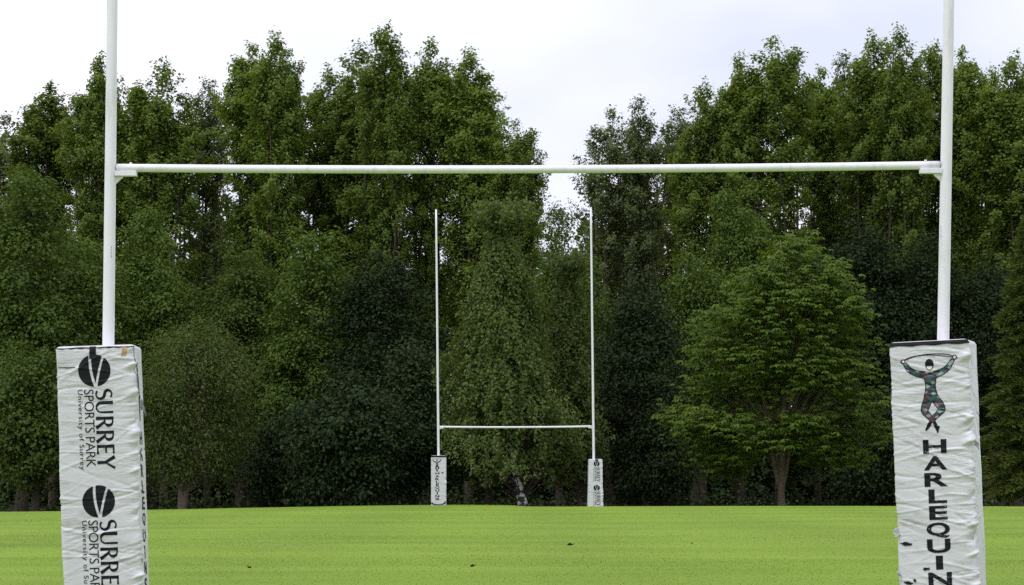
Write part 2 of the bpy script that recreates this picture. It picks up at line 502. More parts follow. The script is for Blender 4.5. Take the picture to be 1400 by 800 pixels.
def poplar(seed, H, Rm, label, loc, n_lead=7, h0=2.0, size=0.17, per_m=52, mat='poplar', lean=0.3, spread=0.185, gap=0.0, name='poplar_tree', group='tall poplars along the back of the wood'):
    rng = np.random.default_rng(seed)
    tb = Tubes()
    k = 14
    zz = np.linspace(-0.4, H, k)
    ph = rng.uniform(0, 6.28, 2)
    lx = lambda z: lean * (np.clip(z, 0, None) / H) ** 2 * 2 + 0.18 * np.sin(z * 0.35 + ph[0]) * (z / H)
    ly = lambda z: 0.18 * np.sin(z * 0.31 + ph[1]) * (z / H)
    tr = np.stack([lx(zz), ly(zz), zz], -1)
    r0 = 0.011 * H
    tb.add(tr, r0 * np.clip(1 - zz / (0.97 * H), 0, 1) ** 1.25 + 0.008, 8)
    lines = [(tr, H, zz[2])]
    for i in range(n_lead):
        az = i * 2.399 + rng.uniform(-0.5, 0.5) + seed
        hs = rng.uniform(0.07, 0.42) * H
        f = rng.uniform(0.35, 0.95)
        rad = Rm * f * 0.72
        top = H * (1.0 - 0.17 * f * rng.uniform(0.2, 1.2)) - rng.uniform(0, 0.035) * H
        t = np.linspace(0, 1, 12)
        z = hs + (top - hs) * t
        r = rad * (1 - np.exp(-3.2 * t)) * (1 - 0.18 * t * t)
        wob = 0.22 * np.sin(t * 5 + rng.uniform(0, 6))
        p = np.stack([lx(z) + np.cos(az) * r + wob * np.sin(az), ly(z) + np.sin(az) * r - wob * np.cos(az), z], -1)
        tb.add(p, 0.085 * (1 - t) ** 0.8 + 0.01, 5)
        lines.append((p, top, hs))
    Os, Ds, Ls = [], [], []
    for (p, top, hs) in lines:
        seg = np.linalg.norm(np.diff(p, axis=0), axis=1); s = np.concatenate([[0], np.cumsum(seg)])
        n = int(s[-1] / 0.285)
        u = np.sort(s[-1] * rng.uniform(0, 1, n) ** 0.8)
        u = np.concatenate([u, s[-1] - rng.uniform(0, 1, 10) ** 1.2 * 2.6]); n += 10
        q = np.stack([np.interp(u, s, p[:, c]) for c in range(3)], -1)
        keep = q[:, 2] > h0 + rng.uniform(-0.8, 0.8, n)
        # a few bare stretches so that sky and limbs show through
        keep &= (np.sin(q[:, 2] * 1.1 + rng.uniform(0, 6)) > -1 + gap) | (rng.uniform(0, 1, n) > 0.85) | (top - q[:, 2] < 4.5)
        keep &= (q[:, 2] > 0.36 * H) | (rng.uniform(0, 1, n) < 0.6)
        q = q[keep]; n = len(q)
        if n == 0: continue
        az = rng.uniform(0, 2 * np.pi, n); el = rng.uniform(R(18), R(58), n)
        dt = np.clip(top - q[:, 2], 0, 99)
        el = np.where(dt < 0.9, el + 0.3, el)
        d = np.stack([np.cos(az) * np.cos(el), np.sin(az) * np.cos(el), np.sin(el)], -1)
        l = np.minimum(1.6, 0.40 + 0.55 * dt) * rng.uniform(0.5, 1.12, n)
        Os.append(q); Ds.append(d); Ls.append(l)
    O = np.concatenate(Os); D = np.concatenate(Ds); Ln = np.concatenate(Ls)
    for j in range(0, len(O), 2):
        tb.add([O[j], O[j] + D[j] * Ln[j] * 0.8], [0.018, 0.006], 3)
    lv = shoots_to_leaves(rng, O, D, Ln, per_m, spread, size)
    return place_tree(name, label, loc, tb, lv, LM[mat], BARK, group)


def round_tree(seed, H, rx, ry, h_low, label, loc, mat='round', clumps=230, per=85, size=0.17, name='broadleaf_tree', trunk_r=0.22, forks=1, bark=None, group=None, cat='tree', top_pow=1.0, flat=0.5, sig=0.42, wfac=0.7, lean=0.0):
    rng = np.random.default_rng(seed)
    tb = Tubes()
    rz = (H - h_low) / 2; hc = (H + h_low) / 2
    d = unit(rng.normal(size=(clumps, 3)))
    fr = rng.uniform(0.18, 1, clumps) ** (1 / 2.4)
    ph = rng.uniform(0, 6.28, 6)
    lump = 1 + 0.16 * np.sin(3 * np.arctan2(d[:, 1], d[:, 0]) + ph[0]) + 0.13 * np.sin(5 * d[:, 2] + ph[1]) + 0.10 * np.sin(7 * np.arctan2(d[:, 1], d[:, 0]) + 4 * d[:, 2] + ph[2])
    c = d * fr[:, None] * lump[:, None]
    taper = np.where(c[:, 2] > 0, 1 - np.clip(c[:, 2], 0, 1) ** 1.5 * 0.45 * (top_pow - 0.0) * 0.8, 1.0)
    C = np.stack([c[:, 0] * rx * taper + lean * (c[:, 2] + 1), c[:, 1] * ry * taper, hc + np.clip(c[:, 2], -1.02, 1.06) * rz], -1)
    C[:, 2] = np.maximum(C[:, 2], h_low * 0.9 + rng.uniform(0, 0.5, clumps))
    ztop = hc + 0.55 * rz
    for f in range(forks):
        z = np.linspace(-0.4, ztop, 9)
        off = (f - (forks - 1) / 2) * 0.9
        fan = sstep(z, h_low * 0.35, ztop)
        wob = 0.12 * np.sin(z * 0.8 + ph[3] + f)
        tr = np.stack([off * fan * rx * 0.55 + wob + lean * z / H, 0.3 * np.sin(f * 2.1) * fan * ry + 0.08 * np.sin(z + ph[4]), z], -1)
        rr = trunk_r * (0.75 if forks > 1 else 1.0) * (1 - 0.85 * np.clip(z / ztop, 0, 1)) + 0.02
        rr[0] *= 1.35; rr[1] *= 1.08
        tb.add(tr, rr, 9)
        if f == 0: tr0 = tr
        sel = np.arange(f, clumps, forks)
        for j in sel[:110]:
            tgt = C[j]
            h = np.hypot(tgt[0], tgt[1])
            zs = np.clip(tgt[2] - 0.75 * h, h_low * 0.55, ztop)
            s = np.array([np.interp(zs, z, tr[:, 0]), np.interp(zs, z, tr[:, 1]), zs])
            m = s * 0.45 + tgt * 0.55 + np.array([0, 0, 0.12 * h])
            tb.add([s, m, tgt], [0.045, 0.026, 0.008], 3)
    idx = np.repeat(np.arange(clumps), rng.integers(int(per * 0.6), int(per * 1.4), clumps))
    n = len(idx)
    cs = rng.uniform(0.7, 1.3, clumps)
    off = rng.normal(size=(n, 3)) * np.array([sig, sig, sig * flat]) * cs[idx][:, None]
    off[:, 2] -= 0.25 * (off[:, 0] ** 2 + off[:, 1] ** 2)
    P = C[idx] + off
    outw = unit(P - np.array([0, 0, hc - rz * 0.4]))
    D = unit(off + 1e-6) * 0.5 + outw * 0.4 + rng.normal(size=(n, 3)) * 0.5
    D[:, 2] -= 0.35
    N = unit(off * np.array([1, 1, 2.0]) + 1e-6) * 0.7 + outw * 0.35 + rng.normal(size=(n, 3)) * 0.4 + np.array([0, 0, 0.6])
    L = rng.uniform(0.7, 1.3, n) * size
    W = L * rng.uniform(wfac * 0.8, wfac * 1.2, n)
    tone = np.clip(rng.uniform(0, 0.75, n) + rng.uniform(0, 0.3, clumps)[idx], 0, 1)
    return place_tree(name, label, loc, tb, (P, D, N, L, W, tone), LM[mat], bark or BARK, group, cat)


def birch(seed, H, rx, h_low, label, loc, strings=1300, per=30, size=0.135, name='birch_tree', lean=0.0, mat='birch', trunk_r=0.2, group=None, bark=None):
    rng = np.random.default_rng(seed)
    tb = Tubes()
    z = np.linspace(-0.4, H, 16)
    tr = np.stack([-0.35 + 0.35 * np.clip(z, 0, 2) / 2 * -1 + 0.35 + lean * z / H + 0.14 * np.sin(z * 0.5 + 1), 0.12 * np.sin(z * 0.4), z], -1)
    tb.add(tr, trunk_r * np.clip(1 - z / H, 0, 1) ** 0.9 + 0.012, 9)
    lb = Tubes()
    t = rng.uniform(0, 1, strings) ** 0.85
    zc = h_low + (H - h_low) * t
    prof = np.minimum(1, (t + 0.12) / 0.30) ** 0.6 * (1 - t) ** 0.75
    az = rng.uniform(0, 2 * np.pi, strings)
    lobes = 1 + 0.20 * np.sin(3 * az + zc * 0.9) + 0.18 * np.sin(zc * 2.1 + 2 * az + 1.3)
    rr = rx * prof * lobes * rng.uniform(0.25, 1, strings) ** 0.6
    cx = np.interp(zc, z, tr[:, 0]); cy = np.interp(zc, z, tr[:, 1])
    O = np.stack([cx + np.cos(az) * rr, cy + np.sin(az) * rr, zc + 0.25], -1)
    for j in range(0, strings, 4):
        zs = max(h_low * 0.6, zc[j] - 1.1 * rr[j])
        s = np.array([np.interp(zs, z, tr[:, 0]), np.interp(zs, z, tr[:, 1]), zs])
        lb.add([s, s * 0.4 + O[j] * 0.6 + np.array([0, 0, 0.15 * rr[j]]), O[j]], [0.03, 0.016, 0.006], 3)
    Ln = rng.uniform(0.4, 1.5, strings) * np.clip((zc - 1.0) / 3, 0.2, 1)
    D = np.stack([np.cos(az) * 0.28, np.sin(az) * 0.28, -np.ones(strings)], -1) + rng.normal(size=(strings, 3)) * 0.16
    up = t > 0.93
    D[up] = np.stack([np.cos(az) * 0.5, np.sin(az) * 0.5, np.full(strings, 0.3)], -1)[up]
    D = unit(D)
    cnt = (per * (0.5 + Ln)).astype(int)
    idx = np.repeat(np.arange(strings), cnt); n = len(idx)
    tt = rng.uniform(0, 1, n)
    P = O[idx] + D[idx] * (Ln[idx] * tt)[:, None] + rng.normal(size=(n, 3)) * 0.10
    dd = rng.normal(size=(n, 3)) * 0.6 + D[idx] * 0.6
    N = np.stack([np.cos(az), np.sin(az), np.full(strings, 0.6)], -1)[idx] * 0.7 + rng.normal(size=(n, 3)) * 0.5
    L = rng.uniform(0.7, 1.3, n) * size
    tone = np.clip(rng.uniform(0, 0.7, n) + rng.uniform(0, 0.35, strings)[idx], 0, 1)
    root = place_tree(name, label, loc, tb, (P, dd, N, L, L * 0.72, tone), LM[mat], bark or BARK_BIRCH, group)
    link('limbs', lb.mesh('limbs'), BARK, root)
    return root


def chestnut(seed, H, rx, ry, h_low, label, loc):
    rng = np.random.default_rng(seed)
    tb = Tubes()
    for f, (dx, dy, rb) in enumerate(((-1.0, 0.2, 0.11), (0.15, -0.2, 0.13), (0.9, 0.3, 0.09))):
        z = np.linspace(0.9, H * 0.85, 10)
        t = (z - 0.9) / (H * 0.85 - 0.9)
        tb.add(np.stack([dx * (1 - np.exp(-2.5 * t)), dy * t * 2, z], -1), rb * (1 - t) ** 0.8 + 0.015, 7)
    tb.add([(0.05, 0, -0.4), (0.02, 0, 0.0), (0, 0, 0.6), (0, 0, 1.2)], [0.25, 0.18, 0.15, 0.13], 9)
    # boughs: (across, height, radius) in metres, irregular round the crown; depth spread round the trunk
    B = [(0.5, 10.0, 0.7), (0.1, 9.3, 0.9), (1.1, 9.2, 0.9), (-0.9, 8.6, 1.0), (1.9, 8.4, 1.0), (0.6, 8.3, 1.3), (-2.1, 7.5, 1.1), (2.2, 7.3, 1.0), (-0.9, 7.2, 1.4), (1.3, 7.0, 1.4),
         (-2.5, 6.1, 1.1), (2.5, 6.0, 1.0), (-1.1, 5.6, 1.5), (1.5, 5.4, 1.5), (-2.3, 4.7, 1.2), (2.6, 4.6, 1.0), (0.3, 4.5, 1.4), (-3.0, 3.5, 1.0), (2.4, 3.5, 1.1), (-1.6, 3.3, 1.3), (0.9, 3.1, 1.3), (-2.6, 2.5, 0.8), (2.0, 2.5, 1.0), (-3.5, 3.0, 0.6), (0.2, 6.4, 1.5), (0.4, 7.9, 1.4), (-0.8, 2.7, 1.0), (0.1, 2.9, 1.1), (-3.1, 2.0, 0.6), (2.9, 2.1, 0.7), (-1.9, 1.9, 0.6), (3.2, 3.2, 0.6), (-3.9, 3.6, 0.5), (1.4, 1.9, 0.6)]
    Cs = []
    for bi, (bx, bz, br) in enumerate(B):
        wy = ry * math.sqrt(max(0.05, 1 - (bx / rx) ** 2)) * (0.9 if bz < 8 else 0.5)
        for by in (-wy * rng.uniform(0.45, 0.85), wy * rng.uniform(0.0, 0.7)):
            k = int(15 * br * br) + 8
            d = unit(rng.normal(size=(k, 3)))
            d[:, 2] = np.where(d[:, 2] < -0.35, -d[:, 2], d[:, 2])
            Cs.append(np.array([bx + rng.normal() * 0.28, by, bz * (H / 10.9) + rng.normal() * 0.25]) + d * br * rng.uniform(0.5, 1.18, k)[:, None] * np.array([1.0, 1.0, 0.72]))
    C = np.concatenate(Cs); m = len(C)
    C[:, 2] = np.maximum(C[:, 2], 1.1 + rng.uniform(0, 0.5, m))
    for j in range(0, m, 5):
        s = np.array([0.25 * C[j, 0], 0.25 * C[j, 1], max(3.0, C[j, 2] - 0.75 * np.hypot(C[j, 0], C[j, 1]))])
        tb.add([s, s * 0.45 + C[j] * 0.55 + np.array([0, 0, 0.25]), C[j]], [0.026, 0.014, 0.006], 3)
    fans = rng.integers(3, 9, m)
    idx = np.repeat(np.arange(m), fans); nf = len(idx)
    off = rng.normal(size=(nf, 3)) * np.array([0.27, 0.27, 0.17])
    fo = C[idx] + off
    fz = rng.uniform(0, 2 * np.pi, nf); fs = rng.uniform(0.8, 1.25, nf)
    ftone = rng.uniform(0, 0.6, nf) + rng.uniform(0, 0.35, m)[idx]
    P, D, N, L, W, T = [], [], [], [], [], []
    ow = unit(np.stack([C[idx][:, 0], C[idx][:, 1], np.zeros(nf)], -1))
    oaz = np.arctan2(ow[:, 1], ow[:, 0])
    for k in range(6):
        a = oaz + (k - 2.5) * 0.72 + rng.normal(size=nf) * 0.15
        dr = rng.uniform(0.25, 0.75, nf)
        d = np.stack([np.cos(a), np.sin(a), -dr], -1)
        P.append(fo); D.append(d)
        N.append(np.stack([np.cos(a) * 0.5, np.sin(a) * 0.5, np.ones(nf)], -1) + rng.normal(size=(nf, 3)) * 0.15)
        ln = 0.25 * fs * (1 - 0.07 * abs(k - 2.5))
        L.append(ln); W.append(ln * 0.42); T.append(np.clip(ftone + rng.uniform(-0.1, 0.1, nf), 0, 1))
    lv = (np.concatenate(P), np.concatenate(D), np.concatenate(N), np.concatenate(L), np.concatenate(W), np.concatenate(T))
    return place_tree('chestnut_tree', label, loc, tb, lv, LM['chestnut'], BARK_PALE)


def conifer(seed, H, rx, label, loc):
    rng = np.random.default_rng(seed)
    tb = Tubes()
    tb.add([(0, 0, -0.4), (0, 0, H * 0.5), (0.1, 0, H)], [0.24, 0.13, 0.015], 8)
    m = 620
    t = rng.uniform(0.01, 1, m) ** 1.0
    z = 0.4 + (H - 0.4) * t
    az = rng.uniform(0, 2 * np.pi, m)
    ln = rx * (1 - t) ** 0.75 * rng.uniform(0.55, 1.08, m) + 0.2
    P, D, N, L, W, T = [], [], [], [], [], []
    for j in range(m):
        n = int(20 + 40 * ln[j])
        s = rng.uniform(0.25, 1, n)
        d = np.array([math.cos(az[j]), math.sin(az[j]), 0.25])
        sd = np.array([-math.sin(az[j]), math.cos(az[j]), 0])
        wv = (1 - s) * 0.55 + 0.10
        p = np.array([0, 0, z[j]]) + d * (ln[j] * s)[:, None] + sd * (rng.uniform(-1, 1, n) * wv)[:, None]
        p[:, 2] -= 0.32 * ln[j] * s ** 2.2 + rng.uniform(0, 0.12, n)
        dd = d * 0.8 + sd * rng.uniform(-0.8, 0.8, n)[:, None] + np.array([0, 0, -0.25]) + rng.normal(size=(n, 3)) * 0.2
        P.append(p); D.append(dd); N.append(np.array([0, 0, 1.0]) + rng.normal(size=(n, 3)) * 0.4)
        l = rng.uniform(0.16, 0.32, n); L.append(l); W.append(l * 0.26)
        T.append(np.clip(s * 0.45 + rng.uniform(-0.1, 0.5, n), 0, 1))
        if j % 3 == 0:
            tb.add([(0, 0, z[j]), np.array([0, 0, z[j]]) + d * ln[j] * 0.5, np.array([0, 0, z[j] - 0.25 * ln[j]]) + d * ln[j] * 0.95], [0.025, 0.016, 0.006], 3)
    lv = tuple(np.concatenate(a) for a in (P, D, N, L, W, T))
    return place_tree('conifer_tree', label, loc, tb, lv, LM['conifer'], BARK)


def at_ground(x, Y):
    X = (x - 700.0) / F * Y
    return (X, Y, float(ground_z(X, Y)))


def height_for(x, top, Y):
    X = (x - 700.0) / F * Y
    return CAM_H + (HZ - top) / F * Y - float(ground_z(X, Y))


# tall poplars along the back: photo column, top row, distance, crown radius, label
POPLARS = [
    (8, 155, 186, 2.6, 6, 'poplar_grey', 'lower greyish poplar at the far left edge of the tree line'),
    (76, 113, 166, 2.1, 7, 'poplar', 'poplar with twin tips just left of the left goal upright'),
    (138, 76, 163, 2.1, 7, 'poplar', 'poplar standing directly behind the left goal upright'),
    (189, 116, 168, 1.9, 6, 'poplar', 'short poplar just right of the left goal upright'),
    (228, 84, 162, 2.1, 7, 'poplar', 'slim pointed poplar, second tip right of the left goal upright'),
    (287, 108, 168, 2.0, 6, 'poplar_grey', 'blunt greyer poplar left of the pair of tall leaning tips'),
    (342, 60, 164, 1.9, 7, 'poplar', 'poplar with ragged tip, left one of the pair beside the dip'),
    (386, 48, 161, 2.0, 7, 'poplar', 'tall narrow poplar with a sharp tip left of the broadest crown'),
    (452, 92, 165, 2.4, 8, 'poplar', 'broad sloping poplar shoulder left of the highest tree tip'),
    (496, 62, 163, 2.1, 8, 'poplar', 'leafy poplar touching the left side of the highest tip'),
    (531, 36, 160, 2.1, 8, 'poplar', 'highest poplar of the left half of the tree line'),
    (590, 57, 162, 1.9, 7, 'poplar', 'poplar above the left upright of the distant goal'),
    (645, 69, 161, 2.0, 7, 'poplar', 'poplar with a single tip, last tall one before the sky gap'),
    (674, 146, 164, 1.7, 8, 'poplar', 'shorter poplar stepping down toward the sky gap'),
    (716, 164, 159, 1.45, 8, 'poplar', 'ragged low poplar at the left side of the sky gap'),
    (836, 146, 166, 1.9, 8, 'poplar_grey', 'thin greyish poplar at the right side of the sky gap'),
    (880, 132, 165, 1.8, 6, 'poplar_grey', 'thin greyish poplar with bare inner limbs, second right of the gap'),
    (928, 146, 169, 1.6, 6, 'poplar_grey', 'greyish poplar half hidden between two greener poplars'),
    (966, 110, 160, 1.9, 7, 'poplar', 'green poplar with slim tip, third poplar right of the gap'),
    (1020, 76, 160, 1.8, 7, 'poplar', 'poplar with slim tip next to the sky-pierced crown'),
    (1070, 52, 159, 2.0, 7, 'poplar', 'tall bright poplar with sky showing through its lower limbs'),
    (1122, 92, 163, 1.9, 7, 'poplar', 'rounded poplar shoulder right of the sky-pierced crown'),
    (1160, 72, 165, 1.7, 6, 'poplar_grey', 'narrow greyer poplar left of the twin high tips'),
    (1194, 46, 161, 2.0, 8, 'poplar', 'left one of the twin high poplars beside the right upright'),
    (1232, 40, 159, 2.1, 8, 'poplar', 'highest poplar of the right half, just left of the right upright'),
    (1282, 62, 163, 1.9, 7, 'poplar', 'poplar standing directly behind the right goal upright'),
    (1320, 66, 162, 1.8, 7, 'poplar', 'poplar just right of the right goal upright'),
    (1362, 95, 165, 1.8, 6, 'poplar', 'lower poplar near the right edge of the picture'),
    (1396, 74, 160, 2.0, 7, 'poplar', 'poplar cut by the right edge of the picture'),
]
H0 = 21.0
KINDS = {}
for i, (x, top, Y, rm, nl, mat, lab) in enumerate(POPLARS):
    thin = mat == 'poplar_grey'
    form = ('thin', i % 3) if thin else (('open', i % 2) if x in (1070, 716, 590, 1020) else ('full', i % 5))
    H = height_for(x, top, Y) - 0.25
    loc = at_ground(x - 4, Y)
    rz = (i * 2.1) % 6.28
    kx = rm * (0.93 + 0.12 * math.sin(i * 2.3)) / 2.0
    if form not in KINDS:
        n_lead = {'thin': 6, 'open': 7, 'full': 8}[form[0]] + form[1] % 2
        KINDS[form] = poplar(100 + i * 7, H0, 2.35, lab, loc, n_lead, h0=2.2, size=0.155, per_m=60 if thin else 84, mat=mat,
                             lean=0.12, gap={'thin': 0.5, 'open': 0.42, 'full': 0.12}[form[0]])
        r = KINDS[form]; r.rotation_euler = (0, 0, rz); r.scale = (kx, kx, H / H0)
    else:
        copy_tree(KINDS[form], lab, loc, rz, kx, H / H0, 'tall poplars along the back of the wood')

# middle row of broad trees under the poplars
MIDDLE = [
    (28, 250, 147, 2.7, 'round', 'broad leafy tree at the left edge below the grey poplar'),
    (118, 335, 150, 2.4, 'round', 'broad tree behind the left goal upright above the left pad'),
    (205, 300, 153, 2.2, 'round', 'broad tree filling the space right of the left upright'),
    (330, 320, 151, 2.3, 'round', 'broad dark tree below the pair of tall leaning tips'),
    (428, 330, 149, 2.3, 'round', 'broad tree left of the distant goal under the widest poplars'),
    (520, 345, 148, 2.2, 'dark', 'dark tree just left of the distant goal'),
    (766, 300, 153, 1.6, 'round', 'low tree filling the bottom of the sky gap'),
    (950, 330, 152, 1.9, 'round', 'broad tree left of the bright chestnut crown'),
    (1010, 270, 154, 2.0, 'round', 'broad tree rising behind the left of the chestnut'),
    (1180, 300, 150, 2.3, 'dark', 'dark broad tree behind the right of the chestnut'),
    (1262, 330, 149, 2.2, 'dark', 'dark tree behind the right goal upright'),
    (1345, 350, 150, 2.2, 'dark', 'dark tree between right upright and the feathery conifer'),
]
FORMS = {}
for i, (x, top, Y, rx, mat, lab) in enumerate(MIDDLE):
    H = height_for(x, top, Y)
    form = (mat, i % 4 if mat == 'round' else i % 2)
    if form not in FORMS:
        FORMS[form] = round_tree(400 + i * 11, 13.0, 2.6, 2.5, 2.0, lab, at_ground(x, Y), mat, clumps=330, per=125, size=0.155, sig=0.40, flat=0.62, group='broad trees below the poplars', top_pow=1.15)
        r = FORMS[form]; r.scale = (rx / 2.35, rx / 2.35, H / 13.0); r.rotation_euler = (0, 0, i * 1.3)
    else:
        copy_tree(FORMS[form], lab, at_ground(x, Y), i * 1.3, rx / 2.35, H / 13.0, 'broad trees below the poplars')

# single trees at the wood's edge
round_tree(745, height_for(796, 318, 156), 1.3, 1.3, 2.0, 'small leafy tree behind the tip of the distant right upright', at_ground(796, 156), 'round', clumps=150, per=110, size=0.15, name='small_tree', trunk_r=0.12)
round_tree(701, height_for(272, 445, 135), 2.6, 2.2, 1.7, 'olive willow-like tree right of the left pad', at_ground(252, 135), 'olive', clumps=300, per=95, size=0.16, name='willow_tree', forks=2, bark=BARK_PALE, sig=0.36, flat=0.8, wfac=0.36, lean=0.25)
round_tree(711, height_for(492, 512, 134), 2.3, 1.8, 0.15, 'dark glossy bush spreading left of the distant goal', at_ground(478, 134), 'dark', clumps=240, per=75, size=0.17, name='dark_bush', trunk_r=0.1, cat='bush', forks=2)
round_tree(713, height_for(562, 470, 137), 1.5, 1.5, 0.3, 'upright dark bush behind the left upright of the distant goal', at_ground(566, 137), 'dark', clumps=170, per=80, size=0.16, name='dark_bush', trunk_r=0.1, cat='bush')
round_tree(717, height_for(658, 520, 136), 1.6, 1.5, 1.3, 'small dark tree with crooked trunk left of the birch trunk', at_ground(664, 136), 'dark', clumps=150, per=80, size=0.14, name='small_tree', trunk_r=0.16, forks=2)
birch(721, height_for(697, 303, 132.5), 3.0, 0.9, 'drooping olive birch with white trunk between the distant uprights', at_ground(713, 132.5), lean=-0.5)
birch(723, height_for(788, 372, 135), 1.35, 1.2, 'small drooping birch beside the right upright of the distant goal', at_ground(792, 135), strings=620, per=34, trunk_r=0.1, bark=BARK)
round_tree(727, height_for(872, 372, 140), 2.0, 2.0, 0.3, 'very dark bushy tree between distant goal and chestnut', at_ground(872, 140), 'dark', clumps=280, per=90, size=0.15, name='dark_tree', trunk_r=0.2)
round_tree(729, height_for(905, 520, 138), 1.3, 1.4, 0.2, 'low dark holly bush left of the chestnut', at_ground(905, 138), 'dark', clumps=120, per=80, size=0.13, name='dark_bush', trunk_r=0.08, cat='bush')
chestnut(731, height_for(1085, 312, 131), 4.0, 3.3, 1.6, 'bright green chestnut tree with forked pale trunk at the pitch edge', at_ground(1068, 131))
conifer(733, height_for(1412, 296, 129), 2.5, 'feathery yellow-green conifer at the right edge behind the right pad', at_ground(1412, 129))
round_tree(737, height_for(62, 480, 138), 2.2, 1.8, 1.3, 'broad bushy tree hidden partly behind the left pad', at_ground(46, 138), 'round', clumps=220, per=80, size=0.16, name='bushy_tree', trunk_r=0.15, forks=2)
round_tree(739, height_for(380, 565, 139), 1.6, 1.5, 0.2, 'low dark bush between willow-like tree and glossy bush', at_ground(390, 139), 'dark', clumps=130, per=80, size=0.15, name='dark_bush', trunk_r=0.08, cat='bush')
round_tree(741, height_for(1215, 540, 140), 2.2, 1.8, 0.2, 'dark bush behind the right pad and chestnut', at_ground(1215, 140), 'dark', clumps=180, per=80, size=0.15, name='dark_bush', trunk_r=0.08, cat='bush')


def woodland():
    """the depth of the wood behind the rows: reads as one mass"""
    rng = np.random.default_rng(77)
    nC = 2100
    Y = rng.uniform(174, 204, nC)
    X = rng.uniform(-0.2, 0.2, nC) * Y
    top = 14.0 + 1.2 * np.sin(X * 0.35) + 1.0 * np.sin(X * 0.9 + 2) - 2.5 * np.exp(-((X / Y * F - 72) / 30) ** 2)
    Z = ground_z(X, Y) + rng.uniform(0, 1, nC) ** 0.95 * top
    C = np.stack([X, Y, Z], -1)
    low = rng.uniform(0, 1, nC) < 0.28
    Zl = ground_z(X, Y) + rng.uniform(0.1, 3.2, nC)
    C[:, 2] = np.where(low, Zl, C[:, 2])
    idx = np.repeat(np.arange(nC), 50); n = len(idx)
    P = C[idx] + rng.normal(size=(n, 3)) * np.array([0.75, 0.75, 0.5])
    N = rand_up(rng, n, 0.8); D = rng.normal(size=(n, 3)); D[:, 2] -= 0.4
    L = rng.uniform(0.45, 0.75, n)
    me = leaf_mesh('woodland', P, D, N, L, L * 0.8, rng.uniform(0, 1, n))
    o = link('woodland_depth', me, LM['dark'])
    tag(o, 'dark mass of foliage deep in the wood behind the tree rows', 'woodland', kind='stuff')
    # shrubs and brambles on the wood floor
    rng = np.random.default_rng(79)
    nC = 230
    Y = rng.uniform(141, 170, nC)
    X = rng.uniform(-0.17, 0.17, nC) * Y
    Z = ground_z(X, Y) + rng.uniform(0, 1, nC) ** 1.3 * (0.5 + 1.2 * (np.sin(X * 0.6 + Y * 0.2) > 0.1))
    C = np.stack([X, Y, Z], -1)
    idx = np.repeat(np.arange(nC), 70); n = len(idx)
    P = C[idx] + rng.normal(size=(n, 3)) * np.array([0.5, 0.5, 0.28])
    P[:, 2] = np.maximum(P[:, 2], ground_z(P[:, 0], P[:, 1]) + 0.03)
    N = rand_up(rng, n, 0.8); D = rng.normal(size=(n, 3))
    L = rng.uniform(0.12, 0.22, n)
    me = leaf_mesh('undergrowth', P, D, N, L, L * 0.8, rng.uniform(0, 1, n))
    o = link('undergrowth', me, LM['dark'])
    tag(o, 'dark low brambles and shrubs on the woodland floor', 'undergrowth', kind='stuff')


woodland()

# ------------------------------------------------------------------ rugby goals
PAINT = simple_mat('white_gloss_paint', (0.79, 0.775, 0.845), 0.35, 0.5, 0.03, 6.0, 0.08, 60, dirt=(0.60, 0.60, 0.58), dscale=6.0, dstretch=(3, 3, 0.5))
STEEL = simple_mat('dull_bolt_steel', (0.42, 0.42, 0.42), 0.5, 0.5)
STICKER = simple_mat('faded_sticker', (0.48, 0.48, 0.49), 0.6, 0.3, 0.5, 120)


def bar_mesh(name, p0, p1, r0, r1, sides=32, rings=10, cap=True, sag=0.0):
    p0 = np.array(p0, float); p1 = np.array(p1, float)
    bm = bmesh.new()
    ax = Vector(p1 - p0).normalized()
    ref = Vector((0, 0, 1)) if abs(ax.z) < 0.9 else Vector((1, 0, 0))
    a = ax.cross(ref).normalized(); b = ax.cross(a)
    rows = []
    for k in range(rings + 1):
        t = k / rings
        c = Vector(p0 + (p1 - p0) * t); c.z -= sag * 4 * t * (1 - t)
        r = r0 + (r1 - r0) * t
        rows.append([bm.verts.new(c + a * math.cos(u) * r + b * math.sin(u) * r) for u in [2 * math.pi * i / sides for i in range(sides)]])
    for k in range(rings):
        for i in range(sides):
            f = bm.faces.new((rows[k][i], rows[k][(i + 1) % sides], rows[k + 1][(i + 1) % sides], rows[k + 1][i])); f.smooth = True
    if cap:
        bm.faces.new(list(reversed(rows[0]))); bm.faces.new(rows[-1])
    bmesh.ops.recalc_face_normals(bm, faces=bm.faces)
    me = bpy.data.meshes.new(name); bm.to_mesh(me); bm.free()
    return me


def prism_mesh(name, pts, y0, y1, bev=0.002):
    """polygon in x,z extruded along y"""
    bm = bmesh.new()
    A = [bm.verts.new((x, y0, z)) for x, z in pts]; B = [bm.verts.new((x, y1, z)) for x, z in pts]
    n = len(pts)
    bm.faces.new(A); bm.faces.new(list(reversed(B)))
    for i in range(n):
        bm.faces.new((A[i], B[i], B[(i + 1) % n], A[(i + 1) % n]))
    bmesh.ops.recalc_face_normals(bm, faces=bm.faces)
    if bev: bmesh.ops.bevel(bm, geom=bm.edges[:], offset=bev, segments=1, affect='EDGES')
    me = bpy.data.meshes.new(name); bm.to_mesh(me); bm.free()
    return me


